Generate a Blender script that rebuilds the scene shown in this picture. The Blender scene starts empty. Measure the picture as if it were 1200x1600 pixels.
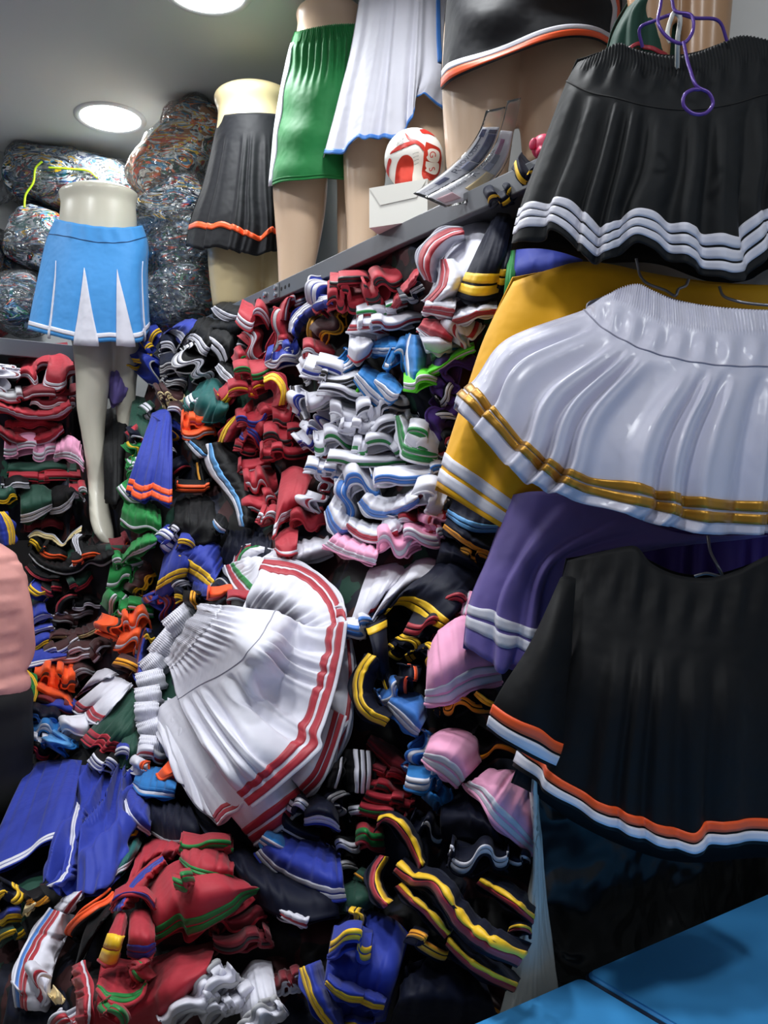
import bpy, bmesh, math, random
import numpy as np
from mathutils import Vector

# ------------------------------------------------------------------ camera, world, exposure
SC = bpy.context.scene
COL = SC.collection
FOC = 1346.0                       # focal length in pixels of the 1200 x 1600 frame
EYE = np.array([0.0, 0.0, 1.5])
YAW = math.radians(34.2)
FWD = np.array([math.sin(YAW), math.cos(YAW), 0.0])
RGT = np.array([math.cos(YAW), -math.sin(YAW), 0.0])
UPV = np.array([0.0, 0.0, 1.0])

cam_data = bpy.data.cameras.new('camera')
cam_data.sensor_fit = 'AUTO'; cam_data.sensor_width = 36.0
cam_data.lens = FOC / 1600.0 * 36.0
cam_data.clip_start = 0.02
cam = bpy.data.objects.new('camera', cam_data); COL.objects.link(cam)
cam.location = EYE; cam.rotation_euler = (math.pi / 2, 0, -YAW)
SC.camera = cam

world = bpy.data.worlds.new('world'); SC.world = world; world.use_nodes = True
world.node_tree.nodes['Background'].inputs[0].default_value = (0.80, 0.88, 1.0, 1)
world.node_tree.nodes['Background'].inputs[1].default_value = 0.36
LAMP_POWER = 6.6
SC.view_settings.view_transform = 'Standard'
SC.view_settings.look = 'None'
SC.view_settings.exposure = -0.18
SC.view_settings.gamma = 1.0
SC.view_settings.use_curve_mapping = False
try:
    SC.cycles.use_denoising = True
    SC.cycles.max_bounces = 8
    SC.cycles.transparent_max_bounces = 12
except Exception:
    pass

CEIL = 1.345 + 1.5                  # ceiling height
SHELF_X, SHELF_Z = 1.0, 0.573 + 1.5
WALL_X, WALL_Y = 1.42, 3.46

# ------------------------------------------------------------------ helpers
def P(x, y, d):
    """world point seen at pixel (x, y) at forward distance d"""
    x = np.asarray(x, float); y = np.asarray(y, float); d = np.asarray(d, float)
    r = (x - 600.0) / FOC * d; u = (800.0 - y) / FOC * d
    return EYE + d[..., None] * FWD + r[..., None] * RGT + u[..., None] * UPV

DP = np.array([
 (-150,600,2.8),(60,540,2.95),(60,700,2.88),(60,830,2.78),(20,950,2.62),(120,950,2.58),(120,1080,2.38),(60,1150,2.12),(150,1200,1.92),
 (60,1300,1.62),(200,1290,1.62),(60,1430,1.46),(60,1590,1.28),(-150,1000,2.5),(-150,1300,1.7),
 (200,600,2.75),(250,520,2.7),(330,480,2.48),(240,700,2.5),(340,720,2.32),(330,560,2.4),(420,480,2.17),(430,600,2.12),
 (430,750,2.07),(250,880,2.2),(330,850,2.08),(200,900,2.4),(210,1000,2.2),(180,1120,1.95),(560,440,1.86),(560,600,1.8),
 (560,780,1.72),(680,420,1.62),(680,600,1.6),(680,780,1.55),(750,460,1.47),(720,840,1.45),(450,880,1.75),(620,920,1.52),
 (600,1000,1.42),(700,1000,1.34),(600,1150,1.38),(700,1100,1.31),(700,1200,1.26),(620,1300,1.26),(760,1280,1.17),
 (560,1250,1.36),(720,1400,1.13),(620,1500,1.11),(800,1450,1.06),(520,1500,1.13),(380,1000,1.47),(380,1200,1.38),
 (450,1320,1.36),(300,1400,1.26),(200,1450,1.26),(300,1550,1.12),(420,1500,1.16),(150,1590,1.12),(430,1590,1.09),
 (900,350,1.5),(900,450,1.5),(900,700,1.45),(900,1000,1.4),(900,1250,1.36),(900,1450,1.3)], float)

def DEP(x, y):
    """distance of the face of the heap of clothes in that direction"""
    x = np.asarray(x, float); y = np.asarray(y, float)
    d2 = (x[..., None] - DP[:, 0])**2 + (y[..., None] - DP[:, 1])**2 + 900.0
    w = d2 ** -1.6
    return (w * DP[:, 2]).sum(-1) / w.sum(-1)

def srgb(c):
    return tuple((v / 255.0 / 12.92) if v / 255.0 <= 0.04045 else ((v / 255.0 + 0.055) / 1.055) ** 2.4 for v in c)

def spline(pts, n):
    """Catmull-Rom through pts (m x k), n samples, chord parameter"""
    p = np.asarray(pts, float)
    if len(p) == 2:
        t = np.linspace(0, 1, n)[:, None]; return p[0] * (1 - t) + p[1] * t
    seg = np.sqrt(((p[1:] - p[:-1])**2).sum(1)) ** 0.75 + 1e-9
    k = np.concatenate([[0], np.cumsum(seg)]); k /= k[-1]
    return hermite(k, p, np.linspace(0, 1, n))

def hermite(k, p, t):
    k = np.asarray(k, float); p = np.asarray(p, float)
    if len(k) == 2:
        a = ((t - k[0]) / (k[1] - k[0])).reshape((-1,) + (1,) * (p.ndim - 1)); return p[0] * (1 - a) + p[1] * a
    sh = (-1,) + (1,) * (p.ndim - 1)
    dk = np.diff(k).reshape(sh); sl = np.diff(p, axis=0) / dk
    m = np.empty_like(p); m[0] = sl[0]; m[-1] = sl[-1]
    m[1:-1] = (sl[:-1] * dk[1:] + sl[1:] * dk[:-1]) / (dk[1:] + dk[:-1])
    i = np.clip(np.searchsorted(k, t, side='right') - 1, 0, len(k) - 2)
    h = (k[i + 1] - k[i]); s = ((t - k[i]) / h).reshape(sh); h = h.reshape(sh)
    return ((2*s**3 - 3*s**2 + 1) * p[i] + (s**3 - 2*s**2 + s) * h * m[i] + (-2*s**3 + 3*s**2) * p[i+1] + (s**3 - s**2) * h * m[i+1])

def mk(name, verts, faces, mat, parent=None, smooth=True):
    """one mesh object out of a vertex array and an (n x 4) or list face array"""
    me = bpy.data.meshes.new(name)
    verts = np.asarray(verts, np.float32).reshape(-1, 3)
    if isinstance(faces, np.ndarray):
        n, s = faces.shape
        me.vertices.add(len(verts)); me.vertices.foreach_set('co', verts.ravel())
        me.loops.add(n * s); me.loops.foreach_set('vertex_index', faces.astype(np.int32).ravel())
        me.polygons.add(n); me.polygons.foreach_set('loop_start', np.arange(0, n * s, s, dtype=np.int32))
        me.update(calc_edges=True)
    else:
        me.from_pydata(verts.tolist(), [], faces)
        me.update()
    if smooth:
        me.polygons.foreach_set('use_smooth', np.ones(len(me.polygons), bool))
    return link(name, me, mat, parent)

def link(name, me, mat, parent=None):
    if mat is not None: me.materials.append(mat)
    o = bpy.data.objects.new(name, me); COL.objects.link(o)
    if parent is not None:
        o.parent = parent
        o.matrix_parent_inverse = PINV[parent.name] if parent.name in PINV else parent.matrix_world.inverted()
    return o

PINV = {}
def thing(name, label, cat, loc, group=None):
    o = bpy.data.objects.new(name, None); COL.objects.link(o)
    o.empty_display_size = 0.05
    o.location = tuple(float(v) for v in loc)
    from mathutils import Matrix
    PINV[o.name] = Matrix.Translation(o.location).inverted()
    o['label'] = label; o['category'] = cat
    if group: o['group'] = group
    return o

def tag(o, label, cat, group=None):
    o['label'] = label; o['category'] = cat
    if group: o['group'] = group
    return o

def bm_obj(name, bm, mat, parent=None, smooth=False):
    me = bpy.data.meshes.new(name); bm.to_mesh(me); bm.free()
    if smooth: me.polygons.foreach_set('use_smooth', np.ones(len(me.polygons), bool))
    return link(name, me, mat, parent)

def box_bm(x0, x1, y0, y1, z0, z1, bev=0.0):
    bm = bmesh.new()
    v = [bm.verts.new((x, y, z)) for z in (z0, z1) for y in (y0, y1) for x in (x0, x1)]
    for f in ((0,2,3,1),(4,5,7,6),(0,1,5,4),(2,6,7,3),(0,4,6,2),(1,3,7,5)):
        bm.faces.new([v[i] for i in f])
    if bev > 0:
        bmesh.ops.bevel(bm, geom=bm.edges[:], offset=bev, segments=2, affect='EDGES', profile=0.5)
    return bm

def box(name, x0, x1, y0, y1, z0, z1, mat, parent=None, bev=0.0):
    return bm_obj(name, box_bm(x0, x1, y0, y1, z0, z1, bev), mat, parent)

def struct(o):
    o['kind'] = 'structure'; return o

def tube_arrays(pts, rad, ns=6, closed=False):
    p = np.asarray(pts, float); n = len(p)
    t = (np.roll(p, -1, 0) - np.roll(p, 1, 0)) if closed else np.gradient(p, axis=0)
    t /= np.linalg.norm(t, axis=1)[:, None] + 1e-12
    a = np.empty_like(p)
    ref = np.array([0.3, 0.2, 0.93]) if abs(t[0, 2]) < 0.9 else np.array([1.0, 0.1, 0.0])
    prev = ref
    for i in range(n):                                     # parallel transport
        v = prev - t[i] * prev.dot(t[i]); v /= np.linalg.norm(v) + 1e-12
        a[i] = v; prev = v
    b = np.cross(t, a)
    r = np.broadcast_to(np.asarray(rad, float), (n,))
    ph = np.linspace(0, 2 * math.pi, ns, endpoint=False)
    V = p[:, None] + r[:, None, None] * (np.cos(ph)[None, :, None] * a[:, None] + np.sin(ph)[None, :, None] * b[:, None])
    idx = np.arange(n * ns).reshape(n, ns)
    A = idx if closed else idx[:-1]; Bn = np.roll(idx, -1, 0) if closed else idx[1:]
    F = np.stack([A, np.roll(A, -1, 1), np.roll(Bn, -1, 1), Bn], -1).reshape(-1, 4)
    return V.reshape(-1, 3), F

def tube(name, pts, rad, mat, parent=None, ns=8, n=None, closed=False):
    p = spline(pts, n) if n else np.asarray(pts, float)
    V, F = tube_arrays(p, rad, ns, closed)
    return mk(name, V, F, mat, parent)

def loft_arrays(rings, cap=True):
    r = np.asarray(rings, float); m, n, _ = r.shape
    idx = np.arange(m * n).reshape(m, n)
    A, B2 = idx[:-1], idx[1:]
    F = [tuple(q) for q in np.stack([A, np.roll(A, -1, 1), np.roll(B2, -1, 1), B2], -1).reshape(-1, 4).tolist()]
    if cap:
        F.append(tuple(idx[0][::-1].tolist())); F.append(tuple(idx[-1].tolist()))
    return r.reshape(-1, 3), F

# ------------------------------------------------------------------ materials
MATS = {}
def new_mat(name):
    m = bpy.data.materials.new(name); m.use_nodes = True
    nt = m.node_tree; return m, nt, nt.nodes['Principled BSDF']

def bump(nt, b, scale, strength, dist=0.002, detail=2.0, second=None):
    tc = nt.nodes.new('ShaderNodeTexCoord'); n = nt.nodes.new('ShaderNodeTexNoise')
    n.inputs['Scale'].default_value = scale; n.inputs['Detail'].default_value = detail
    nt.links.new(tc.outputs['Object'], n.inputs['Vector'])
    bp = nt.nodes.new('ShaderNodeBump'); bp.inputs['Strength'].default_value = strength; bp.inputs['Distance'].default_value = dist
    nt.links.new(n.outputs['Fac'], bp.inputs['Height'])
    if second:
        n2 = nt.nodes.new('ShaderNodeTexNoise'); n2.inputs['Scale'].default_value = second[0]; n2.inputs['Detail'].default_value = 1.0
        nt.links.new(tc.outputs['Object'], n2.inputs['Vector'])
        b2 = nt.nodes.new('ShaderNodeBump'); b2.inputs['Strength'].default_value = second[1]; b2.inputs['Distance'].default_value = second[2]
        nt.links.new(n2.outputs['Fac'], b2.inputs['Height']); nt.links.new(bp.outputs['Normal'], b2.inputs['Normal'])
        nt.links.new(b2.outputs['Normal'], b.inputs['Normal'])
    else:
        nt.links.new(bp.outputs['Normal'], b.inputs['Normal'])

def plain(name, rgb, rough=0.5, metal=0.0, bscale=0, bstr=0.0, bdist=0.002, spec=0.5, emit=None):
    if name in MATS: return MATS[name]
    m, nt, b = new_mat(name)
    b.inputs['Base Color'].default_value = (*srgb(rgb), 1)
    b.inputs['Roughness'].default_value = rough; b.inputs['Metallic'].default_value = metal
    b.inputs['Specular IOR Level'].default_value = spec
    if bscale: bump(nt, b, bscale, bstr, bdist)
    if emit:
        b.inputs['Emission Color'].default_value = (1, 1, 1, 1); b.inputs['Emission Strength'].default_value = emit
    MATS[name] = m; return m

PAL = {  # code: (name, sRGB)
 'R': ('red', (172, 36, 52)), 'M': ('maroon', (120, 24, 38)), 'W': ('white', (216, 216, 228)), 'N': ('navy', (13, 18, 38)),
 'B': ('royal blue', (34, 54, 158)), 'K': ('black', (9, 10, 13)), 'Y': ('yellow', (250, 200, 25)), 'O': ('orange', (246, 88, 28)),
 'G': ('green', (14, 128, 56)), 'D': ('dark green', (20, 66, 52)), 'T': ('teal', (8, 88, 86)), 'P': ('pink', (243, 168, 204)),
 'V': ('purple', (66, 36, 122)), 'L': ('lavender', (112, 98, 168)), 'S': ('sky blue', (92, 160, 220)), 'C': ('bright blue', (22, 112, 182)),
 'b': ('cornflower blue', (62, 124, 206)), 'E': ('lime green', (98, 232, 38)), 'A': ('amber', (246, 164, 24)), 'X': ('cream', (238, 216, 160)),
 'Z': ('dark brown', (62, 26, 28)), 'H': ('grey', (168, 168, 172)), 'J': ('golden yellow', (246, 180, 18)), 'I': ('antique gold', (176, 128, 40)),
}
def cloth_mat(code):
    k = 'cloth_' + code
    if k in MATS: return MATS[k]
    nm, rgb = PAL[code]
    m, nt, b = new_mat('cloth ' + nm)
    b.inputs['Roughness'].default_value = 0.62
    b.inputs['Specular IOR Level'].default_value = 0.2 if code in 'KNkq' else 0.3
    b.inputs['Sheen Weight'].default_value = 0.02 if code in 'KNkq' else 0.12
    b.inputs['Sheen Roughness'].default_value = 0.5
    tc = nt.nodes.new('ShaderNodeTexCoord'); n = nt.nodes.new('ShaderNodeTexNoise')
    n.inputs['Scale'].default_value = 9.0; n.inputs['Detail'].default_value = 2
    nt.links.new(tc.outputs['Object'], n.inputs['Vector'])
    mx = nt.nodes.new('ShaderNodeMix'); mx.data_type = 'RGBA'
    c = srgb(rgb)
    mx.inputs['A'].default_value = (*[v * 0.9 for v in c], 1); mx.inputs['B'].default_value = (*[min(1, v * 1.08) for v in c], 1)
    nt.links.new(n.outputs['Fac'], mx.inputs['Factor']); nt.links.new(mx.outputs['Result'], b.inputs['Base Color'])
    bump(nt, b, 1500, 0.12, 0.0006, 1.0, second=(38, 0.35, 0.006))
    MATS[k] = m; return m

def ribbon_mat(code):
    """the woven tape of hem stripes: tighter weave, a little gloss"""
    k = 'tape_' + code
    if k in MATS: return MATS[k]
    nm, rgb = PAL[code]
    m, nt, b = new_mat('tape ' + nm)
    b.inputs['Base Color'].default_value = (*srgb(rgb), 1)
    b.inputs['Roughness'].default_value = 0.38 if code == 'I' else 0.5
    b.inputs['Sheen Weight'].default_value = 0.1
    if code == 'I': b.inputs['Metallic'].default_value = 0.55
    bump(nt, b, 900, 0.15, 0.0006, 1.0)
    MATS[k] = m; return m

# ------------------------------------------------------------------ cloth engine
def normals(G):
    du = np.gradient(G, axis=1); dv = np.gradient(G, axis=0)
    n = np.cross(du, dv); n /= np.linalg.norm(n, axis=2)[..., None] + 1e-12
    return n

def solid_grid(G, Nn, th, off=0.0, closed_u=False):
    """a sheet with real thickness: outer skin, inner skin, rim"""
    m, n, _ = G.shape
    A = (G + Nn * off).reshape(-1, 3); B2 = (G + Nn * (off - th)).reshape(-1, 3)
    i = np.arange(m * n).reshape(m, n)
    q = np.stack([i[:-1, :-1], i[:-1, 1:], i[1:, 1:], i[1:, :-1]], -1).reshape(-1, 4)
    k = m * n
    F = [q, q[:, ::-1] + k]
    def rim(e):
        e = np.asarray(e); return np.stack([e[1:], e[:-1], e[:-1] + k, e[1:] + k], -1)
    F += [rim(i[0]), rim(i[-1][::-1]), rim(i[:, 0][::-1]), rim(i[:, -1])]
    return np.concatenate([A, B2]), np.concatenate(F)

class Sheet:
    """surface through rows of 3-D curves; v = 0 is the hem, v = 1 the waist"""
    def __init__(s, rows, vs, disp=None):
        s.rows = np.asarray(rows, float); s.vs = np.asarray(vs, float); s.disp = disp
        g = s.at(np.linspace(0, 1, 9))
        s.length = float(np.median(np.linalg.norm(np.diff(g, axis=0), axis=2).sum(0)))
        nn = normals(g); c = EYE - g
        s.sign = 1.0 if (nn * c).sum() >= 0 else -1.0
    def at(s, v):
        v = np.asarray(v, float)
        if len(v) == 1: return s.at([v[0], v[0] + 0.01])[:1]
        g = hermite(s.vs, s.rows, v)
        if s.disp is not None:
            U = np.linspace(0, 1, g.shape[1])[None, :]; V = np.asarray(v)[:, None]
            g = g + s.disp(U, V, g)
        return g
    def build(s, name, v0, v1, nv, mat, parent, th=0.0016, off=0.0, u0=None, u1=None):
        v = np.linspace(v0, v1, nv)
        if u0 is not None:
            g = s.at(v); n = g.shape[1]; a, b2 = int(u0 * (n - 1)), int(round(u1 * (n - 1)))
            nn = normals(g)[:, a:b2 + 1] * s.sign; g = g[:, a:b2 + 1]
        else:
            g = s.at(v); nn = normals(g) * s.sign
        V, F = solid_grid(g, nn, th, off)
        if s.sign < 0: F = F[:, ::-1]
        return mk(name, V, F, mat, parent)

def vnoise(rs):
    """smooth value noise on the plane"""
    T = rs.uniform(0, 1, (64, 64))
    def f(x, y):
        x, y = np.broadcast_arrays(x, y); xi = np.floor(x).astype(int); yi = np.floor(y).astype(int); fx = x - xi; fy = y - yi
        fx = fx * fx * fx * (fx * (fx * 6 - 15) + 10); fy = fy * fy * fy * (fy * (fy * 6 - 15) + 10)
        g = lambda a_, b_: T[a_ % 64, b_ % 64]
        return (g(xi, yi) * (1 - fx) + g(xi + 1, yi) * fx) * (1 - fy) + (g(xi, yi + 1) * (1 - fx) + g(xi + 1, yi + 1) * fx) * fy
    return f

def wrinkle(seed, amp, fu=3.0, fv=2.0):
    """creases: rounded ridges running in slowly turning directions over a soft swell"""
    rs = np.random.RandomState(seed); n1, n2, n3 = vnoise(rs), vnoise(rs), vnoise(rs); o = rs.uniform(0, 40, 6); sk = rs.uniform(-0.8, 0.8)
    def f(U, V):
        U = U + 0 * V; V = V + 0 * U
        wu = 0.35 * (n3(U * 2.2 + o[4], V * 2.2 + o[5]) - 0.5)
        x = (U + sk * V + wu) * fu * 1.3; y = (V - 0.3 * sk * U + wu) * fv * 0.9
        r = n1(x + o[0], y + o[1]); ridge = 1 - np.sqrt((2 * r - 1) ** 2 + 0.02)
        return amp * (1.5 * (ridge - 0.5) + 1.2 * (n2(x * 0.5 + o[2], y * 0.5 + o[3]) - 0.5))
    return f

def pleats(seed, n, amp, v_end, sharp=0.45, grow=1.0):
    """pleats that open from the yoke towards the hem"""
    rs = np.random.RandomState(seed)
    w1, w2, p1, p2 = rs.uniform(0.02, 0.05), rs.uniform(0.01, 0.03), rs.uniform(0, 6), rs.uniform(0, 6)
    def f(U, V):
        ph = 6.283 * n * (U + w1 * np.sin(6.283 * 1.4 * U + p1) + w2 * np.sin(6.283 * 3.3 * U + p2))
        w = np.sin(ph) + sharp * np.sin(2 * ph + 0.8) + 0.2 * sharp * np.sin(3 * ph)
        e = np.clip((v_end - V) / v_end, 0, 1) ** grow
        return amp * w * (0.25 * (V < v_end) * np.clip((v_end - V) * 12, 0, 1) + 0.75 * e)
    return f

def parse(scheme):
    a = (scheme.split(':') + ['', ''])[:3]
    return a[0], a[1], a[2]

def phrase(scheme, noun='skirt'):
    body, st, pip = parse(scheme)
    t = PAL[body][0] + ' ' + noun
    nm = [PAL[c][0] for c in st]
    if not st: t = 'plain ' + t
    elif len(st) == 1: t += ', one ' + nm[0] + ' stripe'
    elif len(set(nm)) == 1: t += ', ' + {2: 'two ', 3: 'three '}[len(nm)] + nm[0] + ' stripes'
    else: t += ', ' + ' and '.join(dict.fromkeys(nm)) + ' stripes'
    return t

LABELS = set()
def label_for(scheme, place, noun='skirt'):
    l = phrase(scheme, noun) + (', ' if parse(scheme)[1] else ' ') + place
    if l in LABELS: print('DUPLICATE LABEL', l)
    n = len(l.split())
    if n > 16: print('LONG LABEL', n, l)
    LABELS.add(l); return l

def stripes_and_piping(sh, scheme, root, start=0.006, sw=0.012, gap=0.004, pr=0.0022, nv=4):
    body, st, pip = parse(scheme)
    sw *= 1.28; gap *= 1.15; pr *= 1.2
    v = start / sh.length
    for c in st:
        v1 = min(v + sw / sh.length, 0.97)
        if v1 > v + 0.004:
            sh.build('hem_stripe', v, v1, nv, ribbon_mat(c), root, th=0.0026, off=0.0011)
        v = v1 + gap / sh.length
    if pip:
        e = sh.at([0.0, 0.004])[0]
        V, F = tube_arrays(e, pr, 6)
        mk('hem_piping', V, F, cloth_mat(pip), root)

SEED = [100]
def panel(place, scheme, hem, top, bul=0.02, z=0.0, td=0.05, wr=0.004, pl=0, plamp=0.008, nu=84, nv=18, start=0.006, sw=0.012,
          gap=0.004, mid=None, pr=0.0022, roll=0.0, hb=0.5, back=True, wf=1.0, name='folded_skirt'):
    """a skirt lying in the heap: hem line and gathered end given where they lie; cloth bulges between them and tucks in behind"""
    SEED[0] += 1; sd = SEED[0]
    h = spline(hem, nu); t = spline(top, nu)
    dh = DEP(h[:, 0], h[:, 1]); dt = DEP(t[:, 0], t[:, 1])
    k = np.ones(15) / 15                                    # smooth the depth along the hem
    dh = np.convolve(np.pad(dh, 7, 'edge'), k, 'valid'); dt = np.convolve(np.pad(dt, 7, 'edge'), k, 'valid')
    u = np.linspace(0, 1, nu); arc = np.sin(math.pi * u) ** 0.6
    H = P(h[:, 0], h[:, 1], dh + z + (1 - arc) * 0.025)
    T = P(t[:, 0], t[:, 1], dt + z + td + (1 - arc) * 0.03)
    m2 = spline(mid, nu) if mid else (h + t) / 2
    M = P(m2[:, 0], m2[:, 1], (dh + dt) / 2 + z - bul * (0.35 + 0.65 * arc))
    rows = [H, M, T]; vs = [0, hb, 1]
    wid = float(np.linalg.norm(np.diff(H, axis=0), axis=1).sum()); ks = min(1.0, wid / 0.28)
    w = wrinkle(sd, wr * ks, (1.2 + 1.8 * ks) * wf, 1.2 * wf)
    pa = pl if pl else max(2, round(wid * 22)); p = pleats(sd, pa, (plamp * 0.6 * ks) if pl else 0.0028 * ks, 0.95, 0.3)
    w3 = wrinkle(sd + 7, 0.0012 * ks, 5, 3.5)
    def disp(U, V, g):
        nrm = normals(g); s = np.sign((nrm * (EYE - g)).sum()) or 1.0
        d = w(U, V) * np.clip((0.08 if parse(scheme)[1] else 0.6) + V * 2.0, 0, 1)
        d = d + (p(U, V) if pl else p(U, 0.3) * np.clip(V * 1.6, 0, 1)) + w3(U, V) * np.clip(V * 2, 0, 1)
        d = d - roll * np.exp(-(V / 0.07) ** 2)
        return nrm * s * d[..., None]
    sh = Sheet(rows, vs, disp)
    root = thing(name, label_for(scheme, place), 'skirt', H.mean(0), None)
    sh.build('skirt_panel', 0, 1, nv, cloth_mat(parse(scheme)[0]), root)
    stripes_and_piping(sh, scheme, root, start, sw, gap, pr)
    if back:                                                # the other half of the tube of cloth, a little longer
        dirv = (h - t).mean(0); dirv /= np.linalg.norm(dirv) + 1e-9
        off = (3.5 + 2.5 * np.sin(6.283 * 2.2 * u + sd))[:, None] * dirv
        h2 = h + off; Hb = P(h2[:, 0], h2[:, 1], dh + z + 0.016 + (1 - arc) * 0.02)
        Mb = P(m2[:, 0], m2[:, 1], (dh + dt) / 2 + z + 0.03 + td * 0.3); Tb = P(t[:, 0], t[:, 1], dt + z + td + 0.02)
        Sheet([Hb, Mb, Tb], [0, 0.5, 1]).build('back_panel', 0, 1, 7, cloth_mat(parse(scheme)[0]), root)
    return root

def folds(place, scheme, x, y, w, h, ang=0.0, tail=(0, -8, 0.10), k=2.0, dep=0.012, z=0.0, ft=0.35, wt=0.95, th=1.85, ph=None,
          start=0.005, sw=0.011, gap=0.004, pr=0.0024, bul=0.0, nv=12, name='crumpled_skirt', ends=0.03):
    """a skirt crumpled into serpentine folds, its hem towards the aisle"""
    SEED[0] += 1; sd = SEED[0]; rs = np.random.RandomState(sd)
    nu = int(min(150, 44 + 30 * k))
    s = np.linspace(0, 1, nu)
    ph = rs.uniform(0, 6.28) if ph is None else ph
    arg = 6.283 * k * (s + 0.05 * np.sin(6.283 * 1.2 * s + rs.uniform(0, 6))) + ph
    tht = th * np.sin(arg) * (0.85 + 0.25 * np.sin(6.283 * 0.8 * s + rs.uniform(0, 6)))
    a = np.cumsum(np.cos(tht)); b = np.cumsum(np.sin(tht))
    a = (a - a[0]) / max(1e-6, (a[-1] - a[0])); b = b - np.linspace(b[0], b[-1], nu) - b.mean() * 0
    b = (b - b.min()) / max(1e-6, b.max() - b.min()) - 0.5
    b = b * (0.75 + 0.25 * np.sin(6.283 * 1.1 * s + rs.uniform(0, 6)))
    lo, hi = a.min(), a.max(); a = (a - lo) / (hi - lo) - 0.5
    ca, sa = math.cos(math.radians(ang)), math.sin(math.radians(ang))
    # the cloth leaves the hem square to it, on the side the tail points to
    nx, ny = -sa, -ca
    if nx * tail[0] + ny * tail[1] < 0: nx, ny = -nx, -ny
    lp = max(abs(tail[1]), abs(tail[0]), 0.5 * h + 15); tz = tail[2] * 0.55
    d0 = float(DEP(x, y)) + z
    def row(sc, amp, k_, dz, bb=None, sh_=0.0):
        q = b if bb is None else bb
        X = w * a * sc; Y = h * q * amp
        px = x + nx * lp * k_ + X * ca - Y * sa; py = y + ny * lp * k_ - (X * sa + Y * ca) + sh_
        return P(px, py, d0 + dz - dep * 2 * q * amp + ends * (2 * a) ** 2)
    rows = [row(1, 1, 0, 0), row((1 + wt) / 2, 0.85, 0.5, -0.010), row(wt, max(ft, 0.55), 1, tz)]
    ks = min(1.0, w * d0 / FOC / 0.2)
    wk = wrinkle(sd, 0.0022 * ks, 2.0, 1.2)
    def disp(U, V, g):
        return normals(g) * (wk(U, V) * np.clip(V * 3, 0, 1))[..., None]
    sh = Sheet(rows, [0, 0.45, 1], disp)
    root = thing(name, label_for(scheme, place), 'skirt', rows[0].mean(0), None)
    sh.build('skirt_panel', 0, 1, nv, cloth_mat(parse(scheme)[0]), root, th=0.002)
    stripes_and_piping(sh, scheme, root, start, sw, gap, pr, nv=3)
    if h >= 13:                                             # back half of the tube of cloth: its own folds, slightly longer
        b2 = np.roll(b, nu // 7) * 0.8; b2 = np.convolve(np.pad(b2, 6, 'edge'), np.ones(13) / 13, 'valid')
        s2 = Sheet([row(1.02, 1, -0.16, 0.018, b2), row(1, 0.8, 0.4, 0.03, b2), row(wt, 0.4, 1, tz + 0.02, b2)], [0, 0.5, 1])
        s2.build('back_panel', 0, 1, 7, cloth_mat(parse(scheme)[0]), root, th=0.002)
        pip = parse(scheme)[2]
        if pip:
            V, F = tube_arrays(s2.at([0.0, 0.004])[0], pr, 6); mk('hem_piping', V, F, cloth_mat(pip), root)
    return root

def hang(name, label, rows_px, d, thick, body_mat, stripes, cat='skirt', fold=None, nu=170, nv=44, back=True, back_drop=0.0, parts=(),
         tilt=0.0, dmap=None, group=None, hem_pipe=None, lining=None, back_keep=1.0):
    """a whole skirt: front curves given row by row (hem first), bulging to the front; a back sheet closes it"""
    vs = [r[0] for r in rows_px]; fr = []; bk = []
    u = np.linspace(0, 1, nu); el = np.sqrt(np.clip(1 - (2 * u - 1) ** 2, 0, 1))
    for r in rows_px:
        v, pts = r[0], r[1]; tk = r[2] if len(r) > 2 else thick
        q = spline(pts, nu); dd = d + tilt * v + (dmap(q[:, 0], q[:, 1]) if dmap else 0)
        fr.append(P(q[:, 0], q[:, 1], dd - tk * el))
        c = q.copy(); k = np.ones(61) / 61
        c[:, 1] = np.convolve(np.pad(c[:, 1], 30, 'edge'), k, 'valid')
        c[:, 1] = c[:, 1] + back_drop * (1 - v)
        c[:, 0] = c[:, 0].mean() + (c[:, 0] - c[:, 0].mean()) * back_keep
        bk.append(P(c[:, 0], c[:, 1], dd + tk * el + 0.004))
    def disp(U, V, g):
        if fold is None: return np.zeros_like(g)
        nrm = normals(g); s = np.sign((nrm * (EYE - g)).sum()) or 1.0
        return nrm * s * (fold(U, V) * np.clip(np.minimum(U, 1 - U) * 14, 0, 1))[..., None]
    sh = Sheet(fr, vs, disp)
    root = thing(name, label, cat, np.mean(fr[0], 0), group)
    LABELS.add(label)
    sh.build('skirt_panel', 0, 1, nv, body_mat, root)
    if back:
        bs = Sheet(bk, vs)
        bs.build('back_panel', 0, 1, max(8, nv // 3), body_mat if lining is None else lining, root)
    for (v0, v1, c) in stripes:
        sh.build('hem_stripe', v0, v1, 4, ribbon_mat(c) if isinstance(c, str) else c, root, th=0.003, off=0.0014)
    if hem_pipe:
        V, F = tube_arrays(sh.at([0.0, 0.01])[0], 0.003, 6); mk('hem_piping', V, F, cloth_mat(hem_pipe), root)
    return root, sh

# ------------------------------------------------------------------ room
M_wall = plain('wall paint', (176, 178, 178), 0.75, bscale=60, bstr=0.08)
M_ceil = plain('ceiling paint', (206, 208, 206), 0.8, bscale=40, bstr=0.05)
M_floor = plain('floor tile', (120, 116, 110), 0.45, bscale=30, bstr=0.05)
XL, YF = -2.2, -2.2
struct(box('floor', XL, WALL_X, YF, WALL_Y, -0.05, 0.0, M_floor))
struct(box('ceiling', XL, WALL_X, YF, WALL_Y, CEIL, CEIL + 0.06, M_ceil))
struct(box('wall_right', WALL_X, WALL_X + 0.08, YF, WALL_Y + 0.08, -0.05, CEIL + 0.06, M_wall))
struct(box('wall_back', XL, WALL_X, WALL_Y, WALL_Y + 0.08, -0.05, CEIL + 0.06, M_wall))
struct(box('wall_left', XL - 0.08, XL, YF, WALL_Y + 0.08, -0.05, CEIL + 0.06, M_wall))

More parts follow.
